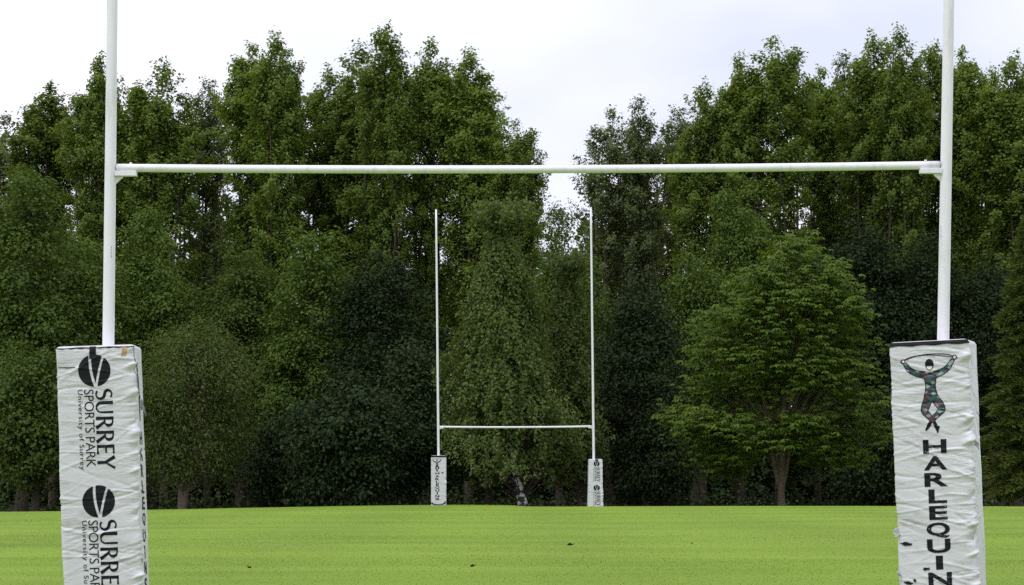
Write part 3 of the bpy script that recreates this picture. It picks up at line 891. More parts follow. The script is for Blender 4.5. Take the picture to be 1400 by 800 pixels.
def goal(name, label, lo, hi, bar, yl, yr, r_low, r_top, r_bar, zl, zr, stickers=False, joint=0.0):
    """lo/hi: ((xl,zl),(xr,zr)) feet and tops; bar: crossbar centre heights (left, right)"""
    root = empty(name, ((lo[0][0] + lo[1][0]) / 2, (yl + yr) / 2, (zl + zr) / 2))
    tag(root, label, 'rugby goal', 'rugby goals facing each other')
    org = np.array(root.location)
    ends = []
    for s, (a, b, y, bz) in enumerate(((lo[0], hi[0], yl, bar[0]), (lo[1], hi[1], yr, bar[1]))):
        p0 = np.array([a[0], y, a[1]]) - org; p1 = np.array([b[0], y, b[1]]) - org
        up = link('upright', bar_mesh('upright', p0, p1, r_low, r_top, 36, 14), PAINT, root)
        t = (bz - a[1]) / (b[1] - a[1])
        c = p0 + (p1 - p0) * t
        rr = r_low + (r_top - r_low) * t
        ends.append((c, rr))
        sg = 1 if s == 0 else -1
        x0 = c[0] + sg * (rr - 0.006)
        zb = c[2] - r_bar
        br = link('bracket', prism_mesh('bracket', [(x0, zb - 0.029), (x0 + sg * 0.145, zb - 0.029), (x0 + sg * 0.145, zb + 0.004), (x0, zb + 0.004)], c[1] - 0.036, c[1] + 0.036), PAINT, root)
        link('gusset', prism_mesh('gusset', [(x0, zb - 0.0295), (x0 + sg * 0.058, zb - 0.0295), (x0 + sg * 0.050, zb - 0.040), (x0 + sg * 0.006, zb - 0.082), (x0, zb - 0.085)], c[1] - 0.007, c[1] + 0.007, 0.001), PAINT, br)
        xb = x0 + sg * 0.105
        link('bolt', bar_mesh('bolt', (xb, c[1], c[2] + r_bar - 0.004), (xb, c[1], c[2] + r_bar + 0.008), 0.011, 0.009, 6, 1), PAINT, br)
        if stickers:
            zs = CAM_H + (HZ - (345 if s == 0 else 318)) / F * y - org[2]
            ts = (zs - p0[2]) / (p1[2] - p0[2]); cs = p0 + (p1 - p0) * ts
            bm = bmesh.new(); rad = r_low + (r_top - r_low) * ts + 0.0015
            for q in range(4):
                w0, w1 = (0.35, 0.52) if s == 0 else (-0.95, -0.80)
                zz = zs - 0.035 + q * 0.020
                A = []
                for an in (w0, (w0 + w1) / 2, w1):
                    A.append((cs[0] + math.sin(an) * rad, cs[1] - math.cos(an) * rad))
                for k in range(2):
                    bm.faces.new([bm.verts.new((A[k][0], A[k][1], zz)), bm.verts.new((A[k + 1][0], A[k + 1][1], zz)), bm.verts.new((A[k + 1][0], A[k + 1][1], zz + 0.012)), bm.verts.new((A[k][0], A[k][1], zz + 0.012))])
            me = bpy.data.meshes.new('sticker'); bm.to_mesh(me); bm.free()
            link('sticker', me, STICKER, up)
        if joint:
            tj = (CAM_H + (HZ - joint) / F * y - org[2] - p0[2]) / (p1[2] - p0[2]); cj = p0 + (p1 - p0) * tj
            link('sleeve', bar_mesh('sleeve', p0 * 0.02 + cj * 0.98, cj, r_low * 1.0 + 0.004, r_low + 0.004, 20, 1), PAINT, up)
    (cl, rl), (cr, rr_) = ends
    a = cl + np.array([rl + 0.006, 0, 0]); b = cr - np.array([rr_ + 0.006, 0, 0])
    cb = link('crossbar', bar_mesh('crossbar', a, b, r_bar, r_bar, 36, 40, sag=r_bar * 0.7), PAINT, root)
    for sg, e, r_ in ((1, cl, rl), (-1, cr, rr_)):
        link('bar_end_plate', bar_mesh('bar_end_plate', e + np.array([sg * (r_ - 0.004), 0, 0]), e + np.array([sg * (r_ + 0.006), 0, 0]), r_bar * 0.72, r_bar * 0.72, 20, 1), STEEL, cb)
    return root


YL, YR = 22.90, 22.66
sL, sR = F / YL, F / YR


def nx(x, y): return (x - 700.0) / F * y
def nz(yp, y): return CAM_H + (HZ - yp) / F * y


# left upright: column 153.5 at row 0, 148.3 at row 470; right: 1297.6 / 1289.0
def line_x(x0, r0, x1, r1, row): return x0 + (x1 - x0) * (row - r0) / (r1 - r0)


goal('rugby_goal', 'large white H-shaped goal posts close to the camera',
     ((nx(line_x(153.6, 0, 148.2, 470, 845), YL), nz(845, YL)), (nx(line_x(1297.4, 0, 1289.4, 470, 846), YR), nz(846, YR))),
     ((nx(line_x(153.6, 0, 148.2, 470, -1340), YL), nz(-1340, YL)), (nx(line_x(1297.4, 0, 1289.4, 470, -1340), YR), nz(-1340, YR))),
     (nz(229.5, YL), nz(225.8, YR)), YL, YR, 0.0435, 0.024, 0.0272, 0, 0, stickers=True)

YF = 122.8
goal('rugby_goal', 'small distant white H-shaped goal posts in front of the trees',
     ((nx(600.3, YF), float(ground_z(nx(600.3, YF), YF)) - 0.1), (nx(812.6, YF), float(ground_z(nx(812.6, YF), YF)) - 0.1)),
     ((nx(596.2, YF), nz(286.5, YF)), (nx(807.8, YF), nz(283.5, YF))),
     (nz(583.6, YF), nz(583.0, YF)), YF, YF, 0.047, 0.034, 0.035, 0, 0)

# ------------------------------------------------------------------ post pads
PVC = simple_mat('white_pvc_cover', (0.625, 0.618, 0.67), 0.42, 0.45, 0.04, 5.0, 0.12, 70, dirt=(0.40, 0.39, 0.375), dscale=5.0, dstretch=(1.0, 1.0, 3.0))


def add_creases(m):
    nt = m.node_tree
    p = next(n for n in nt.nodes if n.type == 'BSDF_PRINCIPLED')
    old = next(n for n in nt.nodes if n.type == 'BUMP')
    tc = nt.nodes.new('ShaderNodeTexCoord')
    mp = nt.nodes.new('ShaderNodeMapping'); mp.inputs['Scale'].default_value = (4.0, 4.0, 26.0); mp.inputs['Rotation'].default_value = (0, R(7), 0)
    nt.links.new(tc.outputs['Object'], mp.inputs['Vector'])
    n = nt.nodes.new('ShaderNodeTexNoise'); n.inputs['Scale'].default_value = 1.0; n.inputs['Detail'].default_value = 3; n.inputs['Distortion'].default_value = 0.7
    nt.links.new(mp.outputs['Vector'], n.inputs['Vector'])
    a = nt.nodes.new('ShaderNodeMath'); a.operation = 'SUBTRACT'; nt.links.new(n.outputs['Fac'], a.inputs[0]); a.inputs[1].default_value = 0.5
    b = nt.nodes.new('ShaderNodeMath'); b.operation = 'ABSOLUTE'; nt.links.new(a.outputs[0], b.inputs[0])
    c = nt.nodes.new('ShaderNodeMapRange'); c.inputs['From Min'].default_value = 0.0; c.inputs['From Max'].default_value = 0.10; c.inputs['To Min'].default_value = 1.0; c.inputs['To Max'].default_value = 0.0
    nt.links.new(b.outputs[0], c.inputs['Value'])
    bp = nt.nodes.new('ShaderNodeBump'); bp.inputs['Strength'].default_value = 0.30; bp.inputs['Distance'].default_value = 0.006
    pn = nt.nodes.new('ShaderNodeTexNoise'); pn.inputs['Scale'].default_value = 3.2; pn.inputs['Detail'].default_value = 2
    nt.links.new(tc.outputs['Object'], pn.inputs['Vector'])
    pr = nt.nodes.new('ShaderNodeMapRange'); pr.inputs['From Min'].default_value = 0.44; pr.inputs['From Max'].default_value = 0.62
    nt.links.new(pn.outputs['Fac'], pr.inputs['Value'])
    pm = nt.nodes.new('ShaderNodeMath'); pm.operation = 'MULTIPLY'
    nt.links.new(c.outputs['Result'], pm.inputs[0]); nt.links.new(pr.outputs['Result'], pm.inputs[1])
    nt.links.new(pm.outputs[0], bp.inputs['Height'])
    nt.links.new(old.outputs['Normal'], bp.inputs['Normal'])
    nt.links.new(bp.outputs['Normal'], p.inputs['Normal'])


add_creases(PVC)
BLACK = simple_mat('black_print', (0.011, 0.012, 0.016), 0.6, 0.15, 0.25, 30)
TRIM = simple_mat('black_vinyl_trim', (0.012, 0.012, 0.014), 0.65, 0.15, 0.3, 25, 0.3, 60)
TAPE = simple_mat('brown_tape', (0.46, 0.30, 0.16), 0.5, 0.3, 0.2, 40)
FOAM = simple_mat('dark_torn_foam', (0.02, 0.02, 0.02), 0.9, 0.1, 0.4, 60)
SKIN = simple_mat('print_white', (0.66, 0.66, 0.66), 0.45, 0.4)


def diamond_mat():
    """flat print: harlequin lozenges in teal, navy, maroon, grey"""
    m = bpy.data.materials.new('lozenge_print')
    nt, out = nodes(m)
    uv = nt.nodes.new('ShaderNodeUVMap'); uv.uv_map = 'print'
    mp = nt.nodes.new('ShaderNodeMapping'); mp.vector_type = 'POINT'
    mp.inputs['Scale'].default_value = (1 / 0.038, 1 / 0.024, 1)
    nt.links.new(uv.outputs['UV'], mp.inputs['Vector'])
    sp = nt.nodes.new('ShaderNodeSeparateXYZ'); nt.links.new(mp.outputs['Vector'], sp.inputs[0])
    a = nt.nodes.new('ShaderNodeMath'); a.operation = 'ADD'
    b = nt.nodes.new('ShaderNodeMath'); b.operation = 'SUBTRACT'
    for q in (a, b):
        nt.links.new(sp.outputs['X'], q.inputs[0]); nt.links.new(sp.outputs['Y'], q.inputs[1])
    fa = nt.nodes.new('ShaderNodeMath'); fa.operation = 'FLOOR'; nt.links.new(a.outputs[0], fa.inputs[0])
    fb = nt.nodes.new('ShaderNodeMath'); fb.operation = 'FLOOR'; nt.links.new(b.outputs[0], fb.inputs[0])
    cx = nt.nodes.new('ShaderNodeCombineXYZ'); nt.links.new(fa.outputs[0], cx.inputs[0]); nt.links.new(fb.outputs[0], cx.inputs[1])
    wn_ = nt.nodes.new('ShaderNodeTexWhiteNoise'); wn_.noise_dimensions = '2D'; nt.links.new(cx.outputs[0], wn_.inputs['Vector'])
    r = nt.nodes.new('ShaderNodeValToRGB'); r.color_ramp.interpolation = 'CONSTANT'
    els = r.color_ramp.elements
    els[0].position = 0.0; els[0].color = (0.022, 0.085, 0.085, 1)
    els[1].position = 0.25; els[1].color = (0.014, 0.02, 0.05, 1)
    for pos, c in ((0.45, (0.115, 0.03, 0.055, 1)), (0.62, (0.26, 0.32, 0.34, 1)), (0.86, (0.02, 0.05, 0.05, 1))):
        e = els.new(pos); e.color = c
    nt.links.new(wn_.outputs['Value'], r.inputs['Fac'])
    p = nt.nodes.new('ShaderNodeBsdfPrincipled'); p.inputs['Roughness'].default_value = 0.5
    nt.links.new(r.outputs['Color'], p.inputs['Base Color'])
    nt.links.new(p.outputs[0], out.inputs['Surface'])
    return m


LOZENGE = diamond_mat()


class Pad:
    """foam block in a creased plastic cover; u runs round it (0 = middle of the front), z up"""
    def __init__(self, w, d, h, seed, amp=1.0, flare=0.0, slope=0.0, corner=1.0, folds=110):
        self.w, self.d, self.h, self.amp, self.flare = w, d, h, amp, flare
        rng = np.random.default_rng(seed)
        n = folds
        peri = 2 * (w + d)
        self.f_u = np.concatenate([rng.uniform(-w * 0.55, w * 0.55, n // 2), rng.normal(w / 2, 0.07, n // 4), rng.uniform(-peri / 2, peri / 2, n - n // 2 - n // 4)])
        cz_ = rng.uniform(0.05, h - 0.05, 9); self.f_z = np.clip(np.where(rng.uniform(0, 1, n) < 0.55, rng.choice(cz_, n) + rng.normal(0, 0.035, n), rng.uniform(0.02, h - 0.03, n)), 0.015, h - 0.02)
        self.f_s = rng.normal(slope, 0.30, n)
        self.f_c = rng.normal(0, 0.5, n)
        self.f_l = rng.uniform(0.07, 0.30, n)
        self.f_w = rng.uniform(0.0035, 0.0085, n)
        self.f_a = rng.choice([-1, 1], n, p=[0.4, 0.6]) * rng.uniform(0.0015, 0.0065, n)
        self.corner = corner
        k = 46
        self.c_z = rng.uniform(0.02, h, k); self.c_w = rng.uniform(0.007, 0.035, k); self.c_a = rng.normal(0.002, 0.008, k)
        self.ph = rng.uniform(0, 6.28, 10)

    def disp(self, u, z):
        u = np.asarray(u, float); z = np.asarray(z, float)
        o = np.zeros(np.broadcast(u, z).shape)
        for a, b, s, c, l, wd, am in zip(self.f_u, self.f_z, self.f_s, self.f_c, self.f_l, self.f_w, self.f_a):
            du = u - a
            q = (z - b - s * du - c * du * du) / wd
            o += am * np.exp(-np.abs(q) ** 1.4) * np.exp(-(du / l) ** 2)
        p = self.ph
        o += 0.003 * np.sin(u * 7 + p[0]) * np.sin(z * 4 + p[1]) + 0.0015 * np.sin(u * 11 + z * 13 + p[2])
        # cover bunches at the front right corner
        cz = np.exp(-((u - self.w / 2) / 0.05) ** 2)
        for a, wd, am in zip(self.c_z, self.c_w, self.c_a):
            o += self.corner * am * cz * np.exp(-((z - a - 0.35 * (u - self.w / 2)) / wd) ** 2)
        o -= 0.005 * np.exp(-((u - self.w / 2 + 0.028 + 0.006 * np.sin(z * 21)) / 0.006) ** 2)
        edge = sstep(z, 0, 0.03) * sstep(self.h - z, 0.0, 0.05)
        return o * self.amp * (0.25 + 0.75 * edge)

    def pos(self, u, z, eps=0.0):
        """surface point for unwrapped u"""
        u = np.asarray(u, float); z = np.asarray(z, float)
        u, z = np.broadcast_arrays(u, z)
        w, d = self.w, self.d
        peri = 2 * (w + d)
        v = (u + peri / 2) % peri - peri / 2
        r = 0.022
        dsp = self.disp(u, z) + eps
        k = 1 + self.flare * (1 - z / self.h)
        x = np.zeros_like(v); y = np.zeros_like(v)
        # straight box outline
        fr = np.abs(v) <= w / 2
        ri = (v > w / 2) & (v <= w / 2 + d)
        le = (v < -w / 2) & (v >= -w / 2 - d)
        ba = ~(fr | ri | le)
        x = np.where(fr, v, np.where(ri, w / 2, np.where(le, -w / 2, 0)))
        y = np.where(fr, -d / 2, np.where(ri, -d / 2 + (v - w / 2), np.where(le, -d / 2 + (-v - w / 2), d / 2)))
        x = np.where(ba, np.where(v > 0, w / 2 - (v - w / 2 - d), -w / 2 + (-v - w / 2 - d)), x)
        # rounded corners: pull in to an inset box then out by r along its normal
        ix = np.clip(x, -w / 2 + r, w / 2 - r); iy = np.clip(y, -d / 2 + r, d / 2 - r)
        nxv = x - ix; nyv = y - iy
        ln = np.sqrt(nxv ** 2 + nyv ** 2) + 1e-9
        nxv, nyv = nxv / ln, nyv / ln
        top = sstep(self.h - z, 0.0, 0.02)
        rr = r * (0.55 + 0.45 * top) + dsp
        return np.stack([(ix + nxv * rr) * k, (iy + nyv * rr) * k, z], -1)

    def cover(self, du=0.014, dz=0.0062):
        w, d = self.w, self.d
        peri = 2 * (w + d)
        nu = int(peri / du); nzv = int(self.h / dz)
        # fine where the front and the side toward the middle show, coarser behind
        us = np.concatenate([np.linspace(-peri / 2, -w / 2 - 0.06, 40, endpoint=False), np.arange(-w / 2 - 0.06, w / 2 + d + 0.03, du), np.linspace(w / 2 + d + 0.04, peri / 2, 20, endpoint=False)])
        nu = len(us)
        zs = np.concatenate([np.linspace(0, 0.15, 8, endpoint=False), np.linspace(0.15, self.h, int(self.h / dz * 0.92))]) if dz < 0.012 else np.linspace(0, self.h, nzv)
        nzv = len(zs)
        UU, ZZ = np.meshgrid(us, zs)
        P = self.pos(UU, ZZ)
        V = P.reshape(-1, 3)
        i = np.arange(nzv - 1)[:, None] * nu; j = np.arange(nu)[None, :]; j2 = (j + 1) % nu
        Q = np.stack([i + j, i + j2, i + nu + j2, i + nu + j], -1).reshape(-1, 4)
        # top and bottom sheets, in rings toward the middle
        top = [(nzv - 1) * nu + np.arange(nu)]; bot = [np.arange(nu)]
        n0 = len(V); ex = []
        for (ring, sgn) in ((top, 1), (bot, -1)):
            base = V[ring[0]]
            for f in (0.93, 0.6, 0.25, 0.02):
                q = base.copy(); q[:, :2] *= f
                q[:, 2] += sgn * 0.010 * (1 - f) ** 0.3
                ids = n0 + np.arange(nu); n0 += nu
                ex.append(q); ring.append(ids)
        V = np.concatenate([V] + ex)
        Qs = [Q]
        for ring, flip in ((top, False), (bot, True)):
            for a, b in zip(ring[:-1], ring[1:]):
                q = np.stack([a, np.roll(a, -1), np.roll(b, -1), b], -1)
                Qs.append(q[:, ::-1] if flip else q)
        return np_mesh('cover', V, np.concatenate(Qs), 4, True)

    def wrap(self, name, me2d, eps, maxlen=0.010):
        """lay a flat 2D mesh (x = u, y = z) on the cover"""
        bm = bmesh.new(); bm.from_mesh(me2d)
        bmesh.ops.triangulate(bm, faces=bm.faces[:])
        for _ in range(6):
            es = [e for e in bm.edges if e.calc_length() > maxlen]
            if not es: break
            bmesh.ops.subdivide_edges(bm, edges=es, cuts=1)
            bmesh.ops.triangulate(bm, faces=[f for f in bm.faces if len(f.verts) > 3])
        uvl = bm.loops.layers.uv.new('print')
        for f in bm.faces:
            f.smooth = True
            for l in f.loops: l[uvl].uv = (l.vert.co.x, l.vert.co.y)
        n = len(bm.verts)
        A = np.array([v.co[:] for v in bm.verts])
        P = self.pos(A[:, 0], A[:, 1], eps)
        for v, p in zip(bm.verts, P): v.co = p
        bm.normal_update()
        out = bpy.data.meshes.new(name); bm.to_mesh(out); bm.free()
        bpy.data.meshes.remove(me2d)
        return out


def poly2d(polys):
    me = bpy.data.meshes.new('flat')
    V, Fs = [], []
    for p in polys:
        k = len(V); V += [(x, y, 0) for x, y in p]; Fs.append(list(range(k, k + len(p))))
    me.from_pydata(V, [], Fs); me.update()
    return me


def strip2d(L, Rr):
    """strip of quads between two polylines"""
    return [[L[i], Rr[i], Rr[i + 1], L[i + 1]] for i in range(len(L) - 1)]


def stroke2d(pts, wid):
    pts = np.array(pts, float)
    t = np.linspace(0, 1, len(pts)); tt = np.linspace(0, 1, max(2, len(pts) * 4 - 3))
    # smooth the polyline a little
    P = np.stack([np.interp(tt, t, pts[:, 0]), np.interp(tt, t, pts[:, 1])], -1)
    if len(P) > 4:
        Q = P.copy(); Q[1:-1] = (P[:-2] + 2 * P[1:-1] + P[2:]) / 4
        Q2 = Q.copy(); Q2[1:-1] = (Q[:-2] + 2 * Q[1:-1] + Q[2:]) / 4; P = Q2
    W = np.interp(tt, np.linspace(0, 1, len(np.atleast_1d(wid))) if np.ndim(wid) else [0, 1], wid if np.ndim(wid) else [wid, wid])
    T = np.gradient(P, axis=0); T /= np.linalg.norm(T, axis=1, keepdims=True) + 1e-9
    Nn = np.stack([-T[:, 1], T[:, 0]], -1)
    A = P + Nn * W[:, None] / 2; B = P - Nn * W[:, None] / 2
    return strip2d([tuple(a) for a in A], [tuple(b) for b in B])


def text2d(s, bold=0.0, xscale=1.0, spacing=1.0, shear=0.0):
    cu = bpy.data.curves.new('txt', 'FONT')
    cu.body = s; cu.size = 1.0; cu.offset = bold; cu.resolution_u = 4; cu.space_character = spacing; cu.shear = shear
    o = bpy.data.objects.new('txt', cu); col.objects.link(o)
    dg = bpy.context.evaluated_depsgraph_get()
    me = bpy.data.meshes.new_from_object(o.evaluated_get(dg), depsgraph=dg)
    bpy.data.objects.remove(o); bpy.data.curves.remove(cu)
    return me


def fit(me, fn):
    """normalise to the unit box then map with fn(a, b) -> (u, z)"""
    n = len(me.vertices)
    A = np.empty(n * 3, np.float32); me.vertices.foreach_get('co', A); A = A.reshape(-1, 3)
    lo, hi = A.min(0), A.max(0)
    a = (A[:, 0] - lo[0]) / (hi[0] - lo[0] + 1e-9); b = (A[:, 1] - lo[1]) / (hi[1] - lo[1] + 1e-9)
    u, z = fn(a, b)
    me.vertices.foreach_set('co', np.stack([u, z, np.zeros(n)], -1).astype(np.float32).ravel())
    me.update()
    return me


# flared display letters for the big word: thick and thin strokes, unit boxes
def display_word(word):
    def arc(cx, cy, rx, ry, a0, a1, n=12):
        return [(cx + rx * math.cos(R(a0 + (a1 - a0) * i / n)), cy + ry * math.sin(R(a0 + (a1 - a0) * i / n))) for i in range(n + 1)]
    TH, TN = 0.15, 0.085
    G = {
        'S': (0.52, [(arc(0.26, 0.74, 0.20, 0.20, 40, 270) + arc(0.26, 0.29, 0.22, 0.245, 90, -140), [TN * 1.2, TN, TH, TH * 1.15, TH, TN, TN * 1.3])]),
        'U': (0.70, [([(0.10, 1.0), (0.10, 0.42)] + arc(0.34, 0.32, 0.24, 0.27, 180, 360) + [(0.58, 0.42), (0.58, 1.0)], [TH * 1.15, TH, TH, TN, TN, TN, TN * 1.3])]),
        'R': (0.64, [([(0.11, 1.0), (0.11, 0.0)], [TH * 1.1, TH * 0.95, TH * 1.15]), ([(0.10, 0.95), (0.28, 0.95)] + arc(0.28, 0.72, 0.20, 0.225, 90, -90) + [(0.10, 0.50)], [TN, TN, TH, TH, TN, TN]), ([(0.28, 0.50), (0.60, 0.0)], [TH * 0.9, TH, TH * 1.25])]),
        'E': (0.54, [([(0.11, 1.0), (0.11, 0.0)], [TH * 1.1, TH, TH * 1.15]), ([(0.11, 0.95), (0.48, 0.95)], [TN, TN, TN * 1.4]), ([(0.11, 0.52), (0.43, 0.52)], [TN, TN, TN * 1.4]), ([(0.11, 0.05), (0.50, 0.05)], [TN, TN, TN * 1.5])]),
        'Y': (0.62, [([(0.03, 1.0), (0.30, 0.46)], [TH * 1.25, TH * 0.9]), ([(0.60, 1.0), (0.31, 0.46)], [TN * 1.5, TN]), ([(0.305, 0.50), (0.305, 0.0)], [TH * 0.95, TH, TH * 1.15])]),
    }
    x = 0; letters = []
    for ch in word:
        wd, strokes = G[ch]
        polys = []
        for pts, wi in strokes:
            for q in stroke2d(pts, wi):
                polys.append([(x + a, b) for a, b in q])
        letters.append(polys)
        x += wd + 0.07
    return [[[(a / (x - 0.07), b) for a, b in q] for q in polys] for polys in letters]


def disc_logo(cu_, cz, r):
    """round emblem: three dark pieces parted by two pale curving bands"""
    n = 26
    ys = np.sin(np.linspace(-np.pi / 2 * 0.995, np.pi / 2 * 0.995, n))
    half = np.sqrt(1 - ys ** 2)
    e1 = -0.30 - 0.20 * ys * 0.2 + 0.12 * ys ** 2 - 0.10 * ys     # right edge of the left piece
    e2 = e1 + 0.17
    e3 = 0.22 + 0.26 * ys + 0.05 * ys ** 2                        # right edge of the middle piece
    e4 = e3 + 0.15
    P = []
    for a, b in ((-half, np.minimum(e1, half)), (np.maximum(e2, -half), np.minimum(e3, half)), (np.maximum(e4, -half), half)):
        rows = [(x0, x1, y) for x0, x1, y in zip(a, b, ys) if x1 - x0 > 0.004]
        L = [(cu_ + r * x0, cz + r * y) for x0, x1, y in rows]; Rr = [(cu_ + r * x1, cz + r * y) for x0, x1, y in rows]
        P += strip2d(L, Rr)
    return poly2d(P)


def sports_prints(pad, root, tops, s, fine=0.010, u_off=0.0, eps=0.0022):
    """the vertical sports-park lettering; tops = distances of the logo centres below the pad top"""
    h = pad.h
    for t in tops:
        zc = h - t
        link('logo', pad.wrap('logo', disc_logo(u_off + 0.010 * s, zc, 0.108 * s), eps, fine), BLACK, root)
        z0, z1 = zc - 0.125 * s, zc - 0.655 * s
        if z1 < 0.02:
            z1 = z1
        def lay(me, ul, ur, za, zb):
            # text runs downward, its top faces +u
            return fit(me, lambda a, b: (u_off + (0.022 + ul + (ur - ul) * b) * s, za + (zb - za) * a))
        for polys in display_word('SURREY'):
            polys = [[(u_off + (0.022 - 0.012 + 0.117 * b) * s, z0 + (z1 - z0) * a) for a, b in q] for q in polys]
            polys = [[(u, max(z, 0.012)) for u, z in q] for q in polys if max(z for u, z in q) > 0.014]
            if polys: link('letter', pad.wrap('letter', poly2d(polys), eps, fine), BLACK, root)
        for me, ul, ur, zb_, nm in ((text2d('SPORTS PARK', -0.004, 1, 0.94), -0.086, -0.022, z1 + 0.012 * s, 'lettering'),
                                   (text2d('University of Surrey', 0.002, 1, 1.15), -0.137, -0.095, z1 - 0.004 * s, 'small_lettering')):
            m2 = lay(me, ul, ur, z0, zb_)
            zmin = min(v.co.y for v in m2.vertices)
            if zmin < 0.012:
                # printed over the lower hem: the sheet is cut there
                bm = bmesh.new(); bm.from_mesh(m2)
                bmesh.ops.bisect_plane(bm, geom=bm.verts[:] + bm.edges[:] + bm.faces[:], plane_co=(0, 0.012, 0), plane_no=(0, 1, 0), clear_inner=True)
                bm.to_mesh(m2); bm.free()
                if len(m2.polygons) == 0: continue
            tag(link(nm, pad.wrap(nm, m2, eps, fine), BLACK, root), kind='stuff')


def jester_prints(pad, root, s=1.0, u_off=0.0, fine=0.010, eps=0.0022, top=0.02, letter_w=0.155, pitch=0.1095, lh=0.092, first=0.65):
    """emblem of a man in a lozenge suit, then stacked letters"""
    h = pad.h
    k = 1 / 2.222 / 204.0 * s       # crop pixels to metres
    def c(x, y): return (u_off + (x - 207) * k, h - top - (y - 72) * k)
    lim_w = [26, 25]
    suit = []
    out = []
    limbs = [
        ([(133, 127), (146, 147), (166, 158), (192, 164)], [8, 13, 15, 19]),
        ([(278, 120), (264, 143), (246, 156), (222, 164)], [8, 13, 15, 19]),
        ([(199, 236), (192, 252), (185, 272), (196, 284), (213, 304)], [22, 22, 18, 14, 10]),
        ([(219, 236), (230, 250), (241, 268), (228, 280), (206, 300)], [22, 22, 18, 14, 10]),
    ]
    for pts, wd in limbs:
        suit += stroke2d([c(*p) for p in pts], [q * k for q in wd])
        out += stroke2d([c(*p) for p in pts], [(q + 4.5) * k for q in wd])
    tl = [(186, 157), (191, 172), (195, 192), (194, 208), (189, 228), (187, 244)]
    tr = [(229, 157), (224, 172), (220, 192), (221, 208), (227, 228), (230, 244)]
    suit += strip2d([c(*p) for p in tl], [c(*p) for p in tr])
    out += strip2d([c(x - 3, y) for x, y in tl], [c(x + 3, y) for x, y in tr])
    em = link('emblem', pad.wrap('emblem', poly2d(out), eps, fine), BLACK, root)
    link('lozenge_suit', pad.wrap('lozenge_suit', poly2d(suit), eps + 0.0012, fine), LOZENGE, em)
    def disc(x, y, rx, ry, a0=0, a1=360):
        return [[c(x + rx * math.cos(R(a0 + (a1 - a0) * i / 16)), y - ry * math.sin(R(a0 + (a1 - a0) * i / 16))) for i in range(16)]]
    hd = disc(207, 133, 13, 17)
    feet = stroke2d([c(212, 300), c(219, 318), c(224, 336)], [9 * k, 11 * k, 5 * k]) + stroke2d([c(206, 300), c(197, 316), c(188, 330)], [9 * k, 11 * k, 5 * k])
    nf_ = len(feet) // 2
    feet += stroke2d([c(228, 318), c(222, 338)], [5 * k, 4 * k])
    stick = stroke2d([c(120, 122), c(150, 108), (c(207, 101)), c(262, 104), c(292, 117)], 2.6 * k) + stroke2d([c(120, 122), c(165, 106), c(207, 104), c(250, 109), c(292, 117)], 2.2 * k)
    hands = disc(128, 121, 7, 7) + disc(283, 115, 7, 7)
    for nm, pl in (('head_print', hd), ('stick_print', stick), ('shoe_print', feet[:nf_]), ('shoe_print', feet[nf_:2 * nf_]), ('shoe_print', feet[2 * nf_:]), ('hand_print', hands[:1]), ('hand_print', hands[1:])):
        link(nm, pad.wrap(nm, poly2d(pl), eps + 0.0006, fine), BLACK, em)
    link('face_print', pad.wrap('face_print', poly2d(disc(207, 140, 8.5, 8)), eps + 0.0018, fine), SKIN, em)
    for q in (disc(129, 121, 4, 4), disc(283, 115, 4, 4)):
        link('palm_print', pad.wrap('palm_print', poly2d(q), eps + 0.0018, fine), SKIN, em)
    link('mask_print', pad.wrap('mask_print', poly2d([[c(197, 132), c(197, 138), c(206, 138), c(208, 138), c(217, 138), c(217, 132)]]), eps + 0.0024, fine), BLACK, em)
    for i, ch in enumerate('HARLEQUINS'):
        zt = h - (first + i * pitch) * s
        wd = letter_w * s * (0.30 if ch == 'I' else (0.78 if ch in 'LE' else 1.0))
        uo = u_off + 0.012 * s + (0.006 * s if ch in 'LE' else 0)
        zb = zt - lh * s * (1.12 if ch == 'Q' else 1.0)
        if zb < 0.01: continue
        me = fit(text2d(ch, 0.028), lambda a, b: (uo + (a - 0.5) * wd, zb + (zt - zb) * b))
        link('letter', pad.wrap('letter', me, eps, fine), BLACK, root)


def ragged(rng, cu_, cz, w, h, ang=0.0, n=14):
    P = []
    for i in range(n):
        a = 2 * math.pi * i / n
        q = rng.uniform(0.55, 1.1)
        x, y = math.cos(a) * w / 2 * q, math.sin(a) * h / 2 * q
        P.append((cu_ + x * math.cos(ang) - y * math.sin(ang), cz + x * math.sin(ang) + y * math.cos(ang)))
    return [P]


def pad_root(name, label, foot, lean_x, rz):
    root = empty(name, foot)
    tag(root, label, 'post pad', 'padded covers round the goal posts')
    root.rotation_euler = (0, math.atan(lean_x), rz)
    return root


def top_trim(pad, root, t0, t1, u0=None, u1=None, eps=0.003, name='top_trim', mat=None, wav=0.0, fine=0.012):
    u0 = -pad.w * 0.5 - 0.02 if u0 is None else u0
    u1 = pad.w * 0.5 + 0.02 if u1 is None else u1
    us = np.linspace(u0, u1, 40)
    lo = [(u, pad.h - t1 - wav * (0.5 + 0.5 * math.sin(u * 40))) for u in us]; hi = [(u, pad.h - t0) for u in us]
    link(name, pad.wrap(name, poly2d(strip2d(lo, hi)), eps, fine), mat or TRIM, root)


rng_t = np.random.default_rng(3)
# left near pad: front from column 78-183 at row 475 to 84-190 at row 800
H1 = nz(475, YL)
pad1 = Pad(0.525, 0.50, H1, 21, amp=1.0, corner=1.0, slope=0.05, folds=150)
r1 = pad_root('post_pad', 'white left pad with round striped logos and sideways lettering', (nx(147.5, YL), YL, 0.0), -0.033, R(0.5))
link('cover', pad1.cover(), PVC, r1)
sports_prints(pad1, r1, (0.163, 1.035), 1.0, u_off=-0.018)
